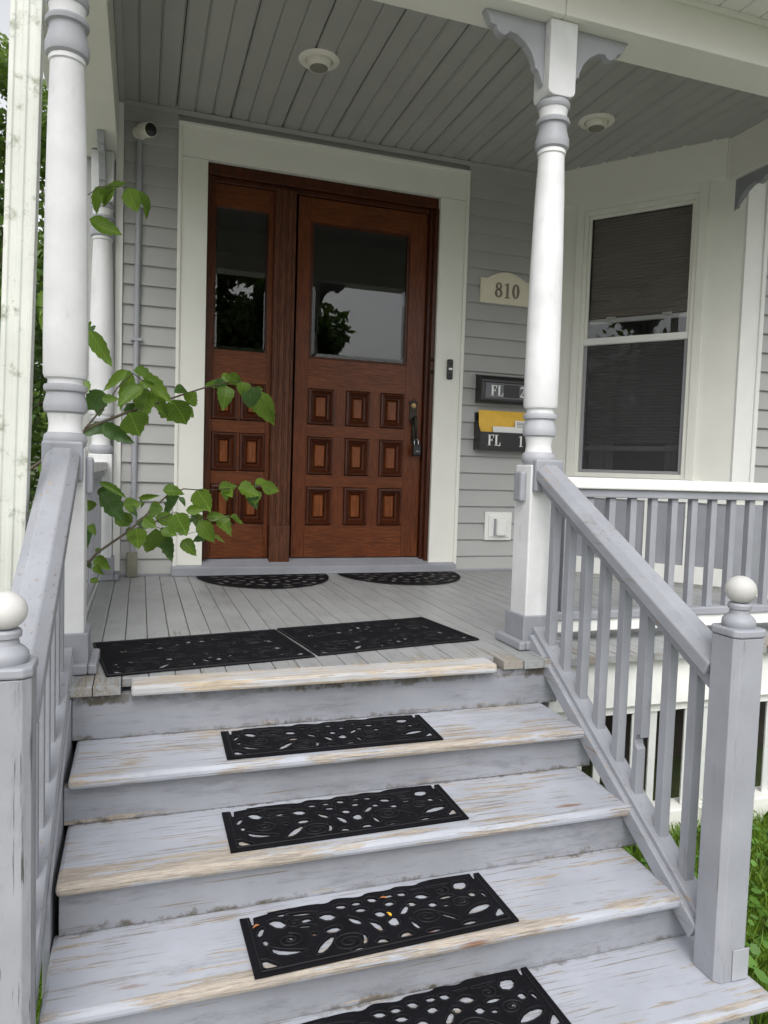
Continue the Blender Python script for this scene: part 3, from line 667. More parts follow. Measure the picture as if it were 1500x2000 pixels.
obj('lens', cyl(cp_+Vector(cdir).normalized()*.1195, cdir, [(.0355, 0), (.034, .004), (.01, .006)]), 'lens', sc_, smooth=40)
# doorbell
db = thing('doorbell', 'slim black video doorbell on the right door casing', 'doorbell', (1.972, -.02, 1.29))
obj('body', bx(1.953, 1.993, -.043, -.0205, 1.290, 1.422), 'blackp', db, .008)
obj('label_strip', bx(1.960, 1.986, -.0445, -.043, 1.352, 1.364), 'letter', db)
obj('button', cyl((1.973, -.043, 1.326), (0, -1, 0), [(.013, 0), (.013, .002), (.010, .003)]), 'black', db, smooth=40)
obj('lens', cyl((1.973, -.043, 1.398), (0, -1, 0), [(.010, 0), (.009, .003), (.003, .004)]), 'lens', db, smooth=40)
# outlet cover
oc_ = thing('outlet_cover', 'square white outlet cover on the clapboards below the mailboxes', 'outlet', (2.38, -.02, .31))
obj('mounting_block', bx(2.276, 2.482, -.034, -.015, .212, .408), 'white', oc_, .006)
obj('plate', bx(2.300, 2.458, -.042, -.034, .234, .388), 'white', oc_, .004)
obj('flap', bx(2.348, 2.424, -.078, -.042, .246, .366), 'white', oc_, .010)
obj('cord_slot', bx(2.340, 2.3475, -.060, -.042, .250, .362), 'conduit', oc_)
# plaque 810
def stroke(b, pts, th, y0, y1):
    n = len(pts)
    for i in range(n-1):
        (x0, z0), (x1, z1) = pts[i], pts[i+1]; dx, dz = x1-x0, z1-z0; L = math.hypot(dx, dz) or 1
        t0 = th(i/(n-1))/2; t1 = th((i+1)/(n-1))/2; nx, nz = -dz/L, dx/L
        b.prism([(x0-nx*t0, z0-nz*t0), (x1-nx*t1, z1-nz*t1), (x1+nx*t1, z1+nz*t1), (x0+nx*t0, z0+nz*t0)], lambda p, q, t: (p, t, q), y0, y1)
def ell(cx, cz, rx, rz, n=24, a0=0, a1=2*math.pi): return [(cx+rx*math.cos(a0+(a1-a0)*i/n), cz+rz*math.sin(a0+(a1-a0)*i/n)) for i in range(n+1)]
def glyph(b, ch, x, z, h, y0, y1):
    """bold serif characters; x, z is the lower left corner, h the height"""
    W = lambda *a: b.box(x+a[0]*h, x+a[1]*h, min(y0, y1), max(y0, y1), z+a[2]*h, z+a[3]*h)
    if ch == '0': stroke(b, ell(x+.24*h, z+.5*h, .19*h, .45*h), lambda t: h*(.06+.09*abs(math.cos(2*math.pi*t))), y0, y1); return .5
    if ch == '8':
        stroke(b, ell(x+.25*h, z+.74*h, .16*h, .21*h), lambda t: h*(.06+.07*abs(math.cos(2*math.pi*t))), y0, y1)
        stroke(b, ell(x+.25*h, z+.28*h, .20*h, .245*h), lambda t: h*(.06+.08*abs(math.cos(2*math.pi*t))), y0, y1); return .52
    if ch == '1':
        W(.13, .28, .04, .97); W(.02, .39, 0, .05)
        stroke(b, [(x+.02*h, z+.86*h), (x+.16*h, z+.95*h)], lambda t: h*.06, y0, y1); return .42
    if ch == '2':
        p = ell(x+.26*h, z+.72*h, .18*h, .22*h, 14, math.pi*.95, -math.pi*.22)+[(x+.30*h, z+.38*h), (x+.17*h, z+.2*h), (x+.06*h, z+.07*h)]
        stroke(b, p, lambda t: h*(.07+.10*max(0, math.sin(math.pi*min(1, t*1.25)))), y0, y1); W(.04, .47, 0, .13); W(.42, .49, 0, .24); return .55
    if ch == 'F': W(.10, .27, 0, 1); W(.02, .35, 0, .06); W(.02, .62, .93, 1); W(.56, .62, .72, .93); W(.27, .45, .48, .55); W(.42, .47, .40, .64); return .66
    if ch == 'L': W(.10, .27, 0, 1); W(.02, .36, .94, 1); W(.02, .60, 0, .07); W(.54, .60, .07, .30); return .64
pq = thing('number_plaque', 'arched cream house number plaque reading 810', 'plaque', (2.36, -.02, 1.82))
def plq(o_, za, zb, rise, y0, y1):
    x0, x1 = 2.174+o_, 2.566-o_; pr = [(x0, za+o_), (x1, za+o_), (x1, zb-o_)]
    n = 14; xa, xb = 2.174+.045, 2.566-.045
    for i in range(n+1):
        f = i/n; xx = xb+(xa-xb)*f; pr.append((xx, zb-o_+rise*math.sin(math.pi*f)))
    pr.append((x0, zb-o_)); return B().prism(pr, lambda p, q, t: (p, t, q), y0, y1)
obj('plate', plq(0, 1.822, 1.985, .052, -.016, -.034), 'cream', pq, .004)
obj('inset', plq(.016, 1.822, 1.985, .050, -.0345, -.037), 'cream', pq, .002)
x = 2.282
for ch in '810':
    b = B(); x += .100*glyph(b, ch, x, 1.862, .100, -.037, -.043)+.018
    obj('numeral', b, 'bronze', pq)
# mailboxes
m2 = thing('mailbox', 'closed black mailbox lettered FL 2, above the yellow envelope', 'mailbox', (2.38, -.05, 1.16), 'black wall mailboxes')
X0, X1 = 2.172, 2.60
obj('box', B().prism([(-.016, 1.150), (-.10, 1.150), (-.112, 1.165), (-.112, 1.300), (-.098, 1.318), (-.016, 1.335)], lambda p, q, t: (t, p, q), X0, X1), 'black', m2, .004)
obj('lid', B().prism([(-.016, 1.3355), (-.016, 1.341), (-.100, 1.324), (-.122, 1.300), (-.122, 1.282), (-.1125, 1.282), (-.1125, 1.3005), (-.0985, 1.3186)], lambda p, q, t: (t, p, q), X0-.005, X1+.005), 'black', m2, .002)
obj('name_strip', bx(X0+.028, X1-.02, -.1165, -.1125, 1.176, 1.279), 'greyp', m2, .001)
obj('scratched_label', bx(2.335, 2.452, -.1185, -.1166, 1.186, 1.270), 'blackp', m2, .001)
x = 2.238
for ch in 'FL2':
    b = B(); x += .072*glyph(b, ch, x if ch != '2' else 2.456, 1.192, .072, -.1167, -.1185)+.002
    obj('lettering', b, 'letter', m2)
m1 = thing('mailbox', 'open black mailbox lettered FL 1, holding the yellow envelope', 'mailbox', (2.38, -.05, .84), 'black wall mailboxes')
mb = B()
mb.prism([(-.016, .832), (-.016, 1.085), (-.022, 1.085), (-.022, .832)], lambda p, q, t: (t, p, q), X0, X1)
for xa in (X0, X1-.006): mb.prism([(-.0225, .832), (-.0225, 1.06), (-.06, 1.02), (-.110, .955), (-.110, .832)], lambda p, q, t: (t, p, q), xa, xa+.006)
mb.box(X0+.0062, X1-.0062, -.110, -.104, .832, .952).box(X0+.0062, X1-.0062, -.1038, -.0222, .832, .838)
obj('box', mb, 'black', m1, .002)
x = 2.232
for ch in 'FL1':
    b = B(); x += .074*glyph(b, ch, x if ch != '1' else 2.468, .860, .074, -.1102, -.1122)+.002
    obj('lettering', b, 'letter', m1)
# envelope and letters
ev = B(); nx, nz = 12, 8; x0, x1, z0, z1 = 2.192, 2.575, .842, 1.100
for sgn in (-1, 1):
    k0 = len(ev.v)
    for j in range(nz+1):
        for i in range(nx+1):
            u, v_ = i/nx, j/nz; bul = .017*(math.sin(math.pi*u)*math.sin(math.pi*v_))**.45+.0015+.003*math.sin(i*2.1+j*1.3)*math.sin(math.pi*u)*math.sin(math.pi*v_)
            zz = z0+(z1-z0)*v_; ev.v.append((x0+(x1-x0)*u, -.066+(zz-z0)*.10+sgn*bul, zz))
    ev.f += [(k0+j*(nx+1)+i, k0+j*(nx+1)+i+1, k0+(j+1)*(nx+1)+i+1, k0+(j+1)*(nx+1)+i) for j in range(nz) for i in range(nx)]
n1 = (nx+1)*(nz+1)
edge = [i for i in range(nx+1)]+[j*(nx+1)+nx for j in range(1, nz+1)]+[nz*(nx+1)+i for i in range(nx-1, -1, -1)]+[j*(nx+1) for j in range(nz-1, 0, -1)]
ev.f += [(edge[i], edge[(i+1) % len(edge)], edge[(i+1) % len(edge)]+n1, edge[i]+n1) for i in range(len(edge))]
tag(obj('padded_envelope', ev, 'yellow', smooth=50), 'yellow padded envelope sticking out of the lower mailbox', 'envelope')
def slanted(x0, x1, z0, z1, y, th): return B().prism([(y, z0), (y+.10*(z1-z0), z1), (y+.10*(z1-z0)+th, z1), (y+th, z0)], lambda p, q, t: (t, p, q), x0, x1)
tag(obj('letter', slanted(2.282, 2.58, .842, .992, -.0975, .002), 'paper'), 'long white letter in front of the yellow envelope in the mailbox', 'letter')
lt = tag(obj('letter', slanted(2.452, 2.585, .846, 1.038, -.0935, .002), 'paper'), 'short printed white letter standing behind the long one in the mailbox', 'letter')
pr_ = B()
for i in range(4): pr_.add([(2.466, -.0937+.1*(1.026-.846-i*.010)-.0006, 1.026-i*.010), (2.530-.01*(i % 2), -.0937+.1*(1.026-.846-i*.010)-.0006, 1.026-i*.010), (2.530-.01*(i % 2), -.0937+.1*(1.022-.846-i*.010)-.0006, 1.022-i*.010), (2.466, -.0937+.1*(1.022-.846-i*.010)-.0006, 1.022-i*.010)], [(0, 1, 2, 3)])
obj('printed_lines', pr_, 'greyp', lt)
# padlock style key box on the handle
kb = thing('key_lockbox', 'black key lockbox hanging from the door handle', 'lockbox', (1.772, .03, .80))
obj('body', bx(1.744, 1.800, DY-.070, DY-.030, .775, .850), 'blackp', kb, .010)
obj('shackle', B().tube([(1.756, DY-.05, .848), (1.756, DY-.05, .872)]+[(1.770-.014*math.cos(a), DY-.05+.012*math.sin(a), .872+.016*math.sin(a)) for a in [math.pi*i/8 for i in range(9)]]+[(1.784, DY-.05, .848)], .0042, 8), 'steel', kb, smooth=50)
obj('dial_cover', bx(1.752, 1.792, DY-.0745, DY-.0702, .784, .820), 'black', kb, .002)
obj('marking', bx(1.760, 1.783, DY-.0752, DY-.0746, .803, .807), 'conduit', kb)

# ------------------------------------------------------------------ rubber mats
HOLES = [[(-303, -80), (-271, -111), (-306, -111)], [(-270, -48), (-250, -61), (-214, -71), (-244, -76), (-266, -68)], [(-292, -16), (-284, -13), (-281, -25), (-289, -32)], [(-299, 12), (-290, 30), (-282, 28), (-292, 6)], [(-263, 48), (-244, 53), (-229, 32), (-247, 24)], [(-211, 67), (-175, 65), (-154, 57), (-187, 55)], [(-206, 15), (-185, 16), (-164, 7), (-187, 6)], [(-234, -19), (-226, -17), (-221, -25), (-228, -29)], [(-179, -23), (-170, -19), (-164, -26), (-172, -30)], [(-175, -86), (-160, -63), (-136, -48), (-141, -65), (-161, -86)], [(-142, 36), (-121, 43), (-107, 28), (-125, 18)], [(-94, 66), (-77, 69), (-67, 58), (-84, 54)], [(-74, 13), (-52, -5), (-57, -17), (-71, -7)], [(-51, 37), (-33, 42), (-24, 30), (-40, 27)], [(-63, -54), (-55, -67), (-62, -87), (-69, -85), (-62, -71)], [(-30, -19), (-12, -31), (-10, -53), (-21, -51)], [(-8, 72), (7, 75), (15, 63), (1, 57)], [(-7, 10), (8, 15), (16, 1), (1, -6)], [(-39, -97), (-22, -84), (-9, -102)], [(31, 42), (46, 47), (52, 35), (35, 30)], [(15, -30), (35, -18), (35, -44), (20, -46)], [(56, -6), (75, 16), (81, 10), (68, -9)], [(75, 73), (88, 77), (97, 65), (82, 60)], [(21, -94), (41, -78), (53, -95)], [(116, 47), (134, 54), (148, 40), (130, 34)], [(68, -44), (75, -51), (81, -71), (70, -71)], [(145, -33), (167, -48), (184, -68), (165, -61)], [(167, 76), (195, 87), (217, 82), (192, 72)], [(173, 22), (192, 29), (210, 23), (189, 16)], [(232, 55), (249, 81), (268, 67), (252, 46)], [(170, -8), (180, -4), (186, -11), (176, -15)], [(225, -5), (234, 0), (235, -9), (227, -13)], [(225, -56), (249, -37), (279, -36), (272, -50), (245, -58)], [(286, 15), (297, 12), (293, -9)], [(279, -86), (307, -57), (309, -83)]]
OUT = [(-330, 84), (-330, -130), (325, -120), (327, 100), (312, 100), (305, 75), (298, 77), (300, 102), (221, 108), (152, 104), (134, 92), (81, 104), (59, 92), (-2, 99), (-22, 84), (-71, 96), (-92, 96), (-113, 82), (-148, 92), (-244, 88), (-291, 88), (-298, 78), (-300, 50), (-307, 50), (-308, 82)]
MORE = [[(-140, -20), (-118, -12), (-108, -24), (-128, -32)], [(-52, 66), (-36, 70), (-28, 60), (-44, 56)], [(40, 74), (54, 78), (62, 68), (46, 64)], [(118, 82), (136, 88), (146, 78), (128, 74)], [(-240, 76), (-222, 80), (-216, 70), (-234, 66)], [(84, 24), (98, 30), (106, 18), (92, 12)], [(-190, 36), (-172, 40), (-166, 30), (-184, 26)], [(136, 6), (150, 12), (156, 0), (142, -6)], [(255, 18), (268, 24), (272, 10), (260, 6)], [(-100, -104), (-80, -100), (-76, -108), (-96, -112)], [(95, -92), (118, -90), (122, -98), (100, -100)], [(190, -90), (214, -86), (218, -96), (194, -98)]]
def cutout(name, outer, holes, th, mat, bev=.0012):
    cu_ = bpy.data.curves.new(name, 'CURVE'); cu_.dimensions = '2D'; cu_.fill_mode = 'BOTH'; cu_.extrude = th/2-bev; cu_.bevel_depth = bev; cu_.bevel_resolution = 0
    for pl_ in [outer]+holes:
        sp = cu_.splines.new('POLY'); sp.points.add(len(pl_)-1); sp.use_cyclic_u = True
        for q, (a, b_) in zip(sp.points, pl_): q.co = (a, b_, 0, 1)
    ob = bpy.data.objects.new(name, cu_); col.objects.link(ob); bpy.context.view_layer.update()
    me = bpy.data.meshes.new_from_object(ob.evaluated_get(bpy.context.evaluated_depsgraph_get())); bpy.data.objects.remove(ob); bpy.data.curves.remove(cu_)
    me.name = name; me.materials.clear(); me.materials.append(M[mat]); me.transform(Matrix.Translation((0, 0, th/2+.0006)))
    return me
def spiral(cx, cy, r, turns, z, a0=0, sg=1):
    n = int(turns*18); return [(cx+r*(1-i/n*.88)*math.cos(a0+sg*2*math.pi*turns*i/n), cy+r*(1-i/n*.88)*math.sin(a0+sg*2*math.pi*turns*i/n)*.75, z) for i in range(n+1)]
SC = 1.028
def grow(p, f):
    c = (sum(a for a, _ in p)/len(p), sum(b_ for _, b_ in p)/len(p)); return [(c[0]+(a-c[0])*f, c[1]+(b_-c[1])*f) for a, b_ in p]
def tidy(hs_, x_=.316, y0_=-.113, y1_=.080):
    out = []
    for h in hs_:
        q = [(min(x_, max(-x_, a)), min(y1_, max(y0_, b_))) for a, b_ in h]
        bb = (min(a for a, _ in q)-.002, max(a for a, _ in q)+.002, min(b_ for _, b_ in q)-.002, max(b_ for _, b_ in q)+.002)
        cy_ = (bb[2]+bb[3])/2
        if bb[1]-bb[0] < .009 or bb[3]-bb[2] < .009: continue
        if bb[1] > .290 and bb[3] > .06 or bb[0] < -.284 and bb[3] > .04: continue
        if any(sum(1 for p in q if inside(p, o)) or sum(1 for p in o if inside(p, q)) for o in out): continue
        out.append(q)
    return out
def inside(p, poly):
    c = False
    for i in range(len(poly)):
        (x0, y0), (x1, y1) = poly[i], poly[i-1]
        if (y0 > p[1]) != (y1 > p[1]) and p[0] < (x1-x0)*(p[1]-y0)/(y1-y0)+x0: c = not c
    return c
mm = lambda p: (p[0]*SC/1000, p[1]*SC/1000)
STAIR_H = tidy([grow(chaikin([mm(p) for p in h], 1), 1.52) for h in HOLES+MORE])
stair_me = cutout('stair_mat', [mm(p) for p in OUT[:8]]+chaikin([mm(p) for p in OUT[8:21]], 2)[:-4]+[mm(p) for p in OUT[21:]], STAIR_H, .006, 'rubber', .0006)
rg = B()
for c in ((-100, -78, 44, 2.2, .5, 1), (112, -42, 42, 2.2, 2.5, -1), (-232, -30, 34, 2, 1.5, -1), (222, -12, 30, 2, .2, 1), (-205, 30, 26, 1.5, 2, 1), (190, 48, 24, 1.5, 1, -1)):
    rg.tube(spiral(c[0]*SC/1000, c[1]*SC/1000, c[2]/1000, c[3], .0072, c[4], c[5]), .0019, 6)
for a in ((-322, 76, -322, -122), (-322, -122, 317, -112), (317, -112, 319, 92)): rg.tube([(a[0]/1000, a[1]/1000, .0072), (a[2]/1000, a[3]/1000, .0072)], .0018, 6)
def rims(rg, hs_, z, f, rad):
    for h in hs_:
        q = grow(h, f); q = q+[q[0]]
        rg.tube([(a, b_, z) for a, b_ in q], rad, 5)
rims(rg, STAIR_H, .0062, 1.22, .0014)
ridge_me = rg.mesh('scroll_ridges', 50); ridge_me.materials.append(M['rubberg'])
def dmat(name, label, cx, cy, z, me, rme, group, rot=0, rmat='rubber'):
    t = thing(name, label, 'mat', (cx, cy, z), group)
    for nm, q in (('sheet', me), ('scroll_ridges', rme)):
        if q is None: continue
        o = bpy.data.objects.new(nm, q); col.objects.link(o); o.parent = t
        if not q.materials: q.materials.append(M[rmat])
    t.rotation_euler.z = rot; return t
for k, (mx, my, rz, lb) in enumerate(((.612, -2.345, -.02, 'black openwork rubber mat on the top step below the porch'), (.594, -2.588, 0, 'black openwork rubber mat on the second step down'), (.613, -2.862, .025, 'black openwork rubber mat on the third step down, with yellow leaf scrap'), (.655, -3.072, .03, 'black openwork rubber mat on the bottom step, cut by picture edge'))):
    dmat('stair_mat', lb, mx, my, TZ[k]+.0003, stair_me, ridge_me, 'openwork stair mats', rz)
# wide mats on the porch edge
def fit(h, sx, sy, oy, fl): return [(p[0]*sx/1000, oy+fl*p[1]*sy/1000) for p in h]
hl = []
for fl, oy in ((1, -.108), (-1, .108)):
    for h in HOLES:
        q = fit(h, 1.06, .82, oy, fl); c = (sum(a for a, _ in q)/len(q), sum(b_ for _, b_ in q)/len(q))
        if abs(c[1]) > .205 or abs(c[0]) > .33: continue
        hl.append(chaikin([(c[0]+(a-c[0])*1.2, c[1]+(b_-c[1])*1.75) for a, b_ in q], 2))
hl = tidy(hl, .332, -.206, .206)
wide_me = cutout('door_mat', [(-.352, -.226), (.352, -.226), (.352, .226), (-.352, .226)], hl, .0028, 'rubber', .0004)
rg = B()
for sx_ in (-1, 1):
    for sy_ in (-1, 1):
        for c in ((.10, .16, .045, .5), (.23, .07, .05, 1.5), (.10, .05, .04, 2.5), (.27, .17, .035, 3)):
            rg.tube(spiral(sx_*c[0], sy_*c[1], c[2], 2.2, .003, c[3], sx_*sy_), .0014, 6)
for y_ in np.linspace(-.2, .2, 9): rg.tube([(x_, y_+.010*math.sin(x_*26+y_*30)*0-.0, .0022) for x_ in np.linspace(-.335, .335, 3)], .0006, 6)
q = [(-.348, -.222, .004), (.348, -.222, .004), (.348, .222, .004), (-.348, .222, .004)]
for i in range(4): rg.tube([q[i], q[(i+1) % 4]], .0042, 8)
rims(rg, hl, .0030, 1.25, .0014)
wr = rg.mesh('scroll_ridges', 50); wr.materials.append(M['rubberg'])
dmat('door_mat', 'wide black rubber mat at the porch edge, left of the pair', .244, -1.868, .0005, wide_me, wr, 'wide porch edge mats', .150-.005)
dmat('door_mat', 'wide black rubber mat at the porch edge, right of the pair', .952, -1.746, .0005, wide_me, wr, 'wide porch edge mats', .160)
# half-round mats
def halfm(a, b_):
    n = 40; pr = [(-a, 0)]+[(-a*math.cos(math.pi*i/n), -b_*math.sin(math.pi*i/n)) for i in range(1, n)]+[(a, 0)]
    hs2 = []; rr = random.Random(3)
    for row, (f, cnt) in enumerate(((.18, 2), (.38, 6), (.57, 10), (.75, 13), (.90, 17))):
        for i in range(cnt):
            an = math.pi*(i+.5)/cnt; ph = rr.uniform(-.5, .5)+(.6 if (i+row) % 2 else -.6)
            cx, cy = -a*f*math.cos(an), -b_*f*math.sin(an)-.012; L, W_ = .036, .015
            pts = []
            for j in range(12):
                t_ = 2*math.pi*j/12; px, py = L*math.cos(t_), W_*math.sin(t_)+.010*math.cos(t_)**2
                pts.append((cx+px*math.cos(an+ph)-py*math.sin(an+ph), cy-(px*math.sin(an+ph)+py*math.cos(an+ph))*.8))
            if all((p[0]/a)**2+(p[1]/b_)**2 < .93 and p[1] < -.012 for p in pts): hs2.append(pts)
    return pr, hs2
pr, hs2 = halfm(.40, .50)
top_me = cutout('top', pr, hs2, .0020, 'rubber', .0004)
bot_me = cutout('backing', [(p[0]*.99, p[1]*.99-.001) for p in pr], [], .004, 'rubberd', .001)
for cx, cy, lb, rz in ((.746, -.085, 'half-round black doormat in front of the oak sidelight', .02), (1.625, -.075, 'half-round black doormat in front of the oak door', .01)):
    t = thing('half_round_mat', lb, 'mat', (cx, cy, .0006), 'half-round doormats')
    for nm, q, z in (('backing', bot_me, 0), ('scroll_top', top_me, .0032)):
        o = bpy.data.objects.new(nm, q); col.objects.link(o); o.parent = t; o.location.z = z
    t.rotation_euler.z = rz

# ------------------------------------------------------------------ leaves
def leaf_mesh(seed, serr=.035, curl=.22, n=11):
    r = random.Random(seed); b = B(); L = []; Rr = []; mid = []; fold = r.uniform(.1, .5); asy = r.uniform(.8, 1.1)
    for i in range(n+1):
        t = i/n; wv = (math.sin(math.pi*t**.72)**.85)*.5*(1-.18*t) if 0 < t < 1 else 0
        wv = max(0, wv+(serr if i % 2 else -serr)*(.2 < 1)*math.sin(math.pi*t)); z = -curl*t*t+.05*math.sin(t*5+seed)
        mid.append((0, t, z-.04*math.sin(math.pi*t))); L.append((-wv, t+.02*(i % 2), z+fold*wv+r.uniform(-.02, .02))); Rr.append((wv*asy, t+.02*(i % 2), z+fold*wv*r.uniform(.6, 1.3)+r.uniform(-.02, .02)))
    b.v = mid+L+Rr; k = n+1
    for i in range(n): b.f += [(i, i+1, k+i+1, k+i), (i, 2*k+i, 2*k+i+1, i+1)]
    me = bpy.data.meshes.new('leaf'); me.from_pydata(b.v, [], b.f); me.update(); me.polygons.foreach_set('use_smooth', [True]*len(me.polygons)); return me
LM = [leaf_mesh(s, curl=c, serr=e) for s, c, e in ((1, .15, .03), (2, .42, .04), (3, .05, .03), (4, .6, .035), (5, -.2, .045), (6, .3, .02))]
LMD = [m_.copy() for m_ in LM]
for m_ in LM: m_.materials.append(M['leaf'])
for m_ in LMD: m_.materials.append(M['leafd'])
sap = thing('mulberry_sapling', 'leafy green sapling pushing its branches through the left porch railing', 'sapling', (-.75, -.9, GZ))
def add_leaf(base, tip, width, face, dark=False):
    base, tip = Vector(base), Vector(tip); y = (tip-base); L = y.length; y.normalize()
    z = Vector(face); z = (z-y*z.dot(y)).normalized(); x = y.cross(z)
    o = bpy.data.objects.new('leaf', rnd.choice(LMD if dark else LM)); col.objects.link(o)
    mw = Matrix((x, y, z)).transposed().to_4x4(); mw.translation = base
    o.parent = sap; o.matrix_parent_inverse = WORLD[sap.name].inverted()
    o.matrix_basis = mw @ Matrix.Diagonal((width, L, L, 1))
def dep(u): return -1.50+.75*min(1, max(0, (u-160)/380))
def cp(x, y): return 150+x/3.637, 600+y/3.637
LV = [(365, 450, 195, 570, 50), (395, 470, 290, 660, 70), (470, 550, 320, 700, 80), (400, 455, 570, 505, 65), (480, 510, 660, 630, 75), (505, 600, 455, 775, 95), (520, 590, 645, 770, 65), (390, 680, 430, 790, 95), (370, 745, 450, 905, 140), (190, 830, 360, 950, 75), (200, 840, 40, 900, 55), (180, 590, 100, 725, 105), (180, 650, 280, 650, 45), (75, 600, 30, 530, 60), (680, 655, 750, 825, 160), (790, 690, 850, 610, 80), (690, 605, 795, 580, 55), (1040, 540, 920, 560, 60), (1065, 560, 1045, 700, 85), (1050, 490, 1190, 530, 60), (1175, 530, 1185, 615, 80), (1215, 565, 1255, 705, 110), (1310, 600, 1370, 815, 115),
      (165, 1320, 335, 1475, 115), (160, 1240, 325, 1355, 40), (330, 1410, 445, 1395, 75), (310, 1450, 375, 1545, 85), (440, 1360, 585, 1345, 30), (610, 1300, 755, 1300, 70), (735, 1345, 600, 1450, 75), (515, 1425, 605, 1435, 75), (855, 1295, 930, 1435, 105), (775, 1445, 893, 1440, 52), (700, 1465, 765, 1605, 115), (560, 1490, 685, 1535, 75), (420, 1570, 440, 1695, 95), (555, 1565, 528, 1755, 100), (640, 1610, 650, 1780, 75), (745, 1655, 838, 1745, 70), (870, 1515, 965, 1655, 85), (960, 1630, 1045, 1650, 22), (1005, 1290, 1135, 1262, 62), (1060, 1285, 1100, 1345, 50), (1145, 1285, 1285, 1310, 85), (1250, 1300, 1265, 1395, 85), (1270, 1260, 1362, 1212, 50), (1305, 1265, 1435, 1303, 70), (925, 1490, 1025, 1478, 50), (995, 1495, 1095, 1575, 85), (1085, 1490, 1188, 1522, 45),
      (140, 1770, 212, 1855, 62), (130, 1720, 172, 1742, 30), (130, 1825, 172, 1895, 42), (70, 1370, 122, 1452, 52), (95, 1935, 152, 1955, 32), (90, 1545, 125, 1602, 40), (90, 165, 228, 392, 75), (80, 115, 118, 150, 42), (270, 1480, 380, 1550, 80), (470, 1500, 560, 1560, 70), (600, 1580, 700, 1620, 55), (480, 740, 505, 825, 25)]
for i, (a, b_, c, d_, wd) in enumerate(LV):
    u0, v0 = cp(a, b_); u1, v1 = cp(c, d_); yy = dep(u0)+rnd.uniform(-.07, .07)
    P0 = on('y', yy, u0, v0); P1 = on('y', yy+rnd.uniform(-.05, .05), u1+(u1-u0)*.12, v1+(v1-v0)*.12)
    dist = np.linalg.norm(P0-CAM); width = wd/3.637/F_PX*dist
    fc = (CAM-P0)/dist; face = Vector(fc)+Vector((rnd.uniform(-.5, .5), rnd.uniform(-.3, .3), rnd.uniform(.0, .7)))
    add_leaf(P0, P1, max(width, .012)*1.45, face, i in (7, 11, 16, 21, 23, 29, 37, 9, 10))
for i, (a, b_, c, d_, wd) in enumerate(LV):
    if i % 5 in (1, 3): continue              # smaller leaves behind the big ones
    u0, v0 = cp(a+rnd.uniform(-35, 35), b_+rnd.uniform(-30, 30)); an = rnd.uniform(.2, 2.9); L = rnd.uniform(55, 120); u1, v1 = u0+L*math.cos(an)/3.637, v0+L*math.sin(an)/3.637
    yy = dep(u0)+rnd.uniform(.03, .16); P0 = on('y', yy, u0, v0); P1 = on('y', yy+rnd.uniform(-.06, .06), u1, v1)
    add_leaf(P0, P1, np.linalg.norm(P1-P0)*rnd.uniform(.55, .85), (rnd.uniform(-.5, .5), -1, rnd.uniform(0, .9)), rnd.random() < .5)
for a, b_, c, d_, wd in ((195, 362, 178, 420, 20), (222, 362, 196, 405, 20), (250, 366, 268, 412, 32), (272, 372, 294, 430, 15), (174, 428, 238, 459, 29), (205, 372, 245, 362, 12)):
    P0 = on('y', -1.35, a, b_); P1 = on('y', -1.30, c, d_); dist = np.linalg.norm(P0-CAM); add_leaf(P0, P1, wd/F_PX*dist*1.1, Vector((CAM-P0)/dist)+Vector((rnd.uniform(-.3, .3), 0, .4)))
def branch(px, r0, r1, start=None):
    pts = [] if start is None else [start]
    for u, v_ in px: pts.append(tuple(on('y', dep(u), u, v_)))
    n = len(pts); obj('branch', B().tube(pts, [r0+(r1-r0)*i/(n-1) for i in range(n)], 7), 'twig', sap, smooth=60)
branch([cp(*q) for q in ((75, 860), (350, 750), (620, 665), (740, 625), (905, 573), (1060, 535), (1180, 530), (1320, 600))], .007, .0015, (-.62, -1.35, .45))
branch([cp(*q) for q in ((60, 860), (215, 680), (290, 570), (400, 470), (520, 560), (530, 600))], .004, .001)
branch([cp(*q) for q in ((150, 1740), (370, 1590), (500, 1470), (640, 1340), (760, 1290), (900, 1300), (1010, 1295), (1300, 1262))], .006, .0012, (-.60, -1.35, -.25))
branch([cp(*q) for q in ((370, 1590), (520, 1540), (700, 1455), (870, 1505), (1090, 1490))], .003, .001)
branch([cp(*q) for q in ((400, 1580), (560, 1560), (740, 1620), (870, 1590))], .0025, .001)
branch([(165, 385), (195, 365), (235, 364), (270, 372)], .0025, .001, (-.55, -1.3, 1.75))
obj('trunk', B().tube([(-.75, -.9, GZ-.05), (-.72, -1.0, 0), (-.66, -1.2, .7), (-.58, -1.3, 1.5), (-.56, -1.3, 2.0)], [.035, .03, .022, .014, .006], 10), 'bark', sap, smooth=60)
for k in range(6):
    a = Vector((-.68+rnd.uniform(-.05, .05), -1.1+rnd.uniform(-.1, .1), rnd.uniform(-.1, 1.5)))
    e = a+Vector((rnd.uniform(-.7, -.1), rnd.uniform(-.2, 1.8), rnd.uniform(.2, .7)))
    obj('branch', B().tube([a, a.lerp(e, .5)+Vector((0, 0, .08)), e], [.009, .006, .002], 6), 'twig', sap, smooth=60)
for k in range(190):
    p = Vector((rnd.uniform(-1.35, -.42), rnd.uniform(-1.6, 1.3), rnd.uniform(-.5, 2.0)))
    dr = Vector((rnd.gauss(0, .6), rnd.gauss(0, .6), rnd.uniform(-1, .1))).normalized(); L = rnd.uniform(.09, .16)
    add_leaf(p, p+dr*L, L*rnd.uniform(.6, .8), (rnd.gauss(0, .4), rnd.gauss(-.5, .4), 1), rnd.random() < .45)
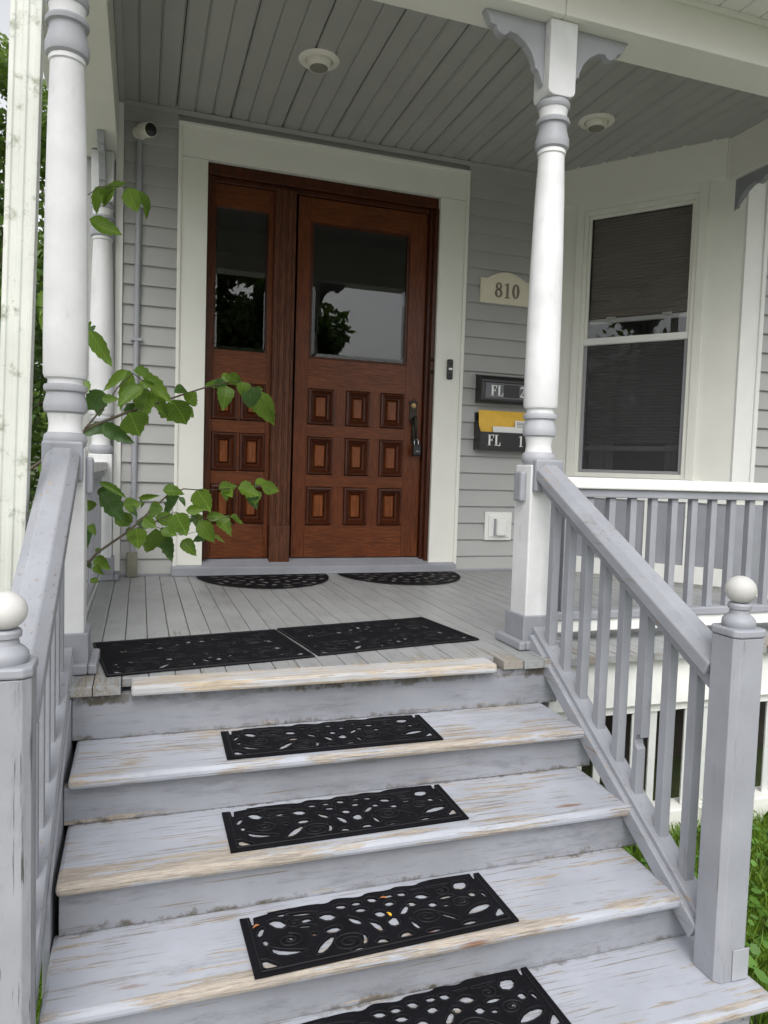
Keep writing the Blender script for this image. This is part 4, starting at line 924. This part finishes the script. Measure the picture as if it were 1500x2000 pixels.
for lb, mt, k, u, v_, rz in (('scrap of yellow leaf lying on the third step mat', 'dryy', 2, 764, 1789, .3), ('curled orange leaf scrap lying on the third step mat near its back', 'dry', 2, 756, 1754, 1.2), ('orange leaf scrap lying near left end of the third step mat', 'dry', 2, 507, 1806, 2.0)):
    P = on('z', TZ[k]+.010, u, v_); me = leaf_mesh(9+k, curl=.3).copy(); me.materials.append(M[mt])
    o = bpy.data.objects.new('leaf_scrap', me); col.objects.link(o); o.location = P; o.scale = (.010, .020, .014); o.rotation_euler = (.15, .1, rz); tag(o, lb, 'leaf', 'leaf scraps')

# ------------------------------------------------------------------ lawn
def quads_mesh(name, V, nper, mat):
    n = len(V)//nper; me = bpy.data.meshes.new(name); me.vertices.add(len(V)); me.vertices.foreach_set('co', np.asarray(V, np.float32).ravel())
    me.loops.add(n*nper); me.polygons.add(n); me.loops.foreach_set('vertex_index', np.arange(n*nper, dtype=np.int32))
    me.polygons.foreach_set('loop_start', np.arange(0, n*nper, nper, dtype=np.int32)); me.update(calc_edges=True); me.validate(); me.materials.append(M[mat]); return me
rs = np.random.RandomState(5)
def blades(regions, per_m2, h, wd):
    V = []
    for x0, x1, y0, y1 in regions:
        n = int((x1-x0)*(y1-y0)*per_m2); p = np.c_[rs.uniform(x0, x1, n), rs.uniform(y0, y1, n), np.full(n, GZ)]
        a = rs.uniform(0, 2*np.pi, n); hh = h*rs.uniform(.4, 1.15, n); ln = rs.uniform(.1, .9, n)*hh; b_ = rs.uniform(0, 2*np.pi, n)
        s = np.c_[np.cos(a), np.sin(a), np.zeros(n)]*wd; lean = np.c_[np.cos(b_), np.sin(b_), np.zeros(n)]*ln[:, None]; up = np.c_[np.zeros((n, 2)), hh]
        mid = p+lean*.35+up*.6; tip = p+lean+up
        V.append(np.stack([p-s, p+s, mid+s*.7, tip, mid-s*.7], 1).reshape(-1, 3))
    return np.concatenate(V)
gr = obj('grass', quads_mesh('grass', blades([(1.50, 4.6, -4.6, -2.21), (-1.6, -.12, -3.6, -2.2)], 9000, .085, .0022), 5, 'grass'), 'grass', kind='stuff')
tag(gr, 'short green lawn grass beside the wooden steps', 'grass')
V = []
for _ in range(2600):
    x, y = rs.uniform(1.55, 4.2), rs.uniform(-4.4, -2.23); h = rs.uniform(.03, .085); r = rs.uniform(.008, .02) if rs.rand() < .8 else rs.uniform(.02, .034)
    c = np.array([x, y, GZ+h]); nrm = np.array([rs.normal(0, .35), rs.normal(-.15, .35), 1]); nrm /= np.linalg.norm(nrm)
    e1 = np.cross(nrm, [1, 0, 0]); e1 /= np.linalg.norm(e1); e2 = np.cross(nrm, e1)
    for k in range(6): V.append(c+r*(e1*math.cos(k*math.pi/3)+e2*math.sin(k*math.pi/3)*.85))
tag(obj('clover', quads_mesh('clover', np.array(V), 6, 'clover'), 'clover', kind='stuff'), 'broad clover leaves growing through the lawn by the steps', 'ground cover')
# taller tuft against the foundation and weeds by the newel
def tuft(x, y, label, n, h, sp):
    t = thing('weed', label, 'weed', (x, y, GZ)); bl = B()
    for i in range(n):
        a = rnd.uniform(0, 6.283); r = rnd.uniform(0, sp); hh = h*rnd.uniform(.5, 1); bx_, by_ = x+r*.3*math.cos(a), y+r*.3*math.sin(a); wv = .003
        bl.add([(bx_-wv, by_, GZ), (bx_+wv, by_, GZ), (bx_+wv*.7+r*math.cos(a)*.6, by_+r*math.sin(a)*.6, GZ+hh*.7), (bx_+r*math.cos(a)*1.3, by_+r*math.sin(a)*1.3, GZ+hh), (bx_-wv*.7+r*math.cos(a)*.6, by_+r*math.sin(a)*.6, GZ+hh*.7)], [(0, 1, 2, 3, 4)])
    obj('blades', bl, 'grass', t)
tuft(2.30, -2.26, 'tall grass tuft against the white foundation behind the railing', 60, .26, .09)
tuft(1.62, -2.98, 'leafy weed tuft at the foot of the right newel post', 34, .16, .06)
tuft(-.19, -2.90, 'grass tuft growing through the gap left of the steps', 60, .28, .07)

# ------------------------------------------------------------------ trees
def tree(x, y, h, rx, rz, label, n, mat, seed, leaf=.10, zc=None, trunk=.16):
    r = np.random.RandomState(seed); t = thing('tree', label, 'tree', (x, y, GZ)); zc = zc if zc is not None else GZ+h-rz
    tb = B(); tb.tube([(x, y, GZ-.1), (x+.05, y, GZ+h*.3), (x-.05, y+.1, GZ+h*.6), (x, y, GZ+h*.85)], [trunk, trunk*.8, trunk*.5, trunk*.15], 10)
    nc = 46; C_ = []
    for _ in range(nc):
        d = r.normal(size=3); d /= np.linalg.norm(d); d *= r.uniform(.45, 1.0); C_.append(np.array([x, y, zc])+d*[rx, rx, rz])
    for c in C_[:14]: tb.tube([(x, y, zc-rz*.5), tuple((np.array([x, y, zc-rz*.4])+c)/2+[0, 0, .15]), tuple(c)], [trunk*.4, trunk*.22, .01], 6)
    obj('trunk', tb, 'bark', t, smooth=60)
    C_ = np.array(C_); idx = r.randint(0, nc, n); cr = r.uniform(.18, .40, nc)[idx]*rx
    d = r.normal(size=(n, 3)); d /= np.linalg.norm(d, axis=1)[:, None]; p = C_[idx]+d*(cr*r.uniform(.2, 1, n)**.6)[:, None]*[1, 1, .75]
    a = r.normal(size=(n, 3)); a /= np.linalg.norm(a, axis=1)[:, None]; b_ = np.cross(a, r.normal(size=(n, 3))); b_ /= np.linalg.norm(b_, axis=1)[:, None]
    s = (leaf*r.uniform(.6, 1.2, n))[:, None]
    V = np.stack([p-a*s*.6, p+b_*s*.3, p+a*s*.6, p-b_*s*.3], 1).reshape(-1, 3)
    obj('crown', quads_mesh('crown', V, 4, mat), mat, t)
tree(-2.35, 9.5, 8.7, 1.9, 3.6, 'tall airy green tree left of the house, against white sky', 17000, 'crown', 11, .15)
tree(-1.75, 5.6, 4.9, 1.4, 2.4, 'dense dark bushy tree low behind the left porch post', 11000, 'crown2', 12, .11)
tree(-4.6, 14, 6.5, 3.0, 2.8, 'broad green tree farther back at the left picture edge', 9000, 'crown', 13, .15)
tree(4.1, -22.5, 10.2, 3.1, 3.9, 'leafy street tree mirrored dark in the door glass', 20000, 'crown2', 14, .34)
tree(.2, -23.5, 10.8, 3.4, 4.4, 'larger leafy street tree mirrored in the sidelight glass', 20000, 'crown2', 16, .34)
tree(-12, -6.5, 5.6, 2.8, 2.6, 'leafy tree mirrored faintly in the bay window', 8000, 'crown2', 15, .2)
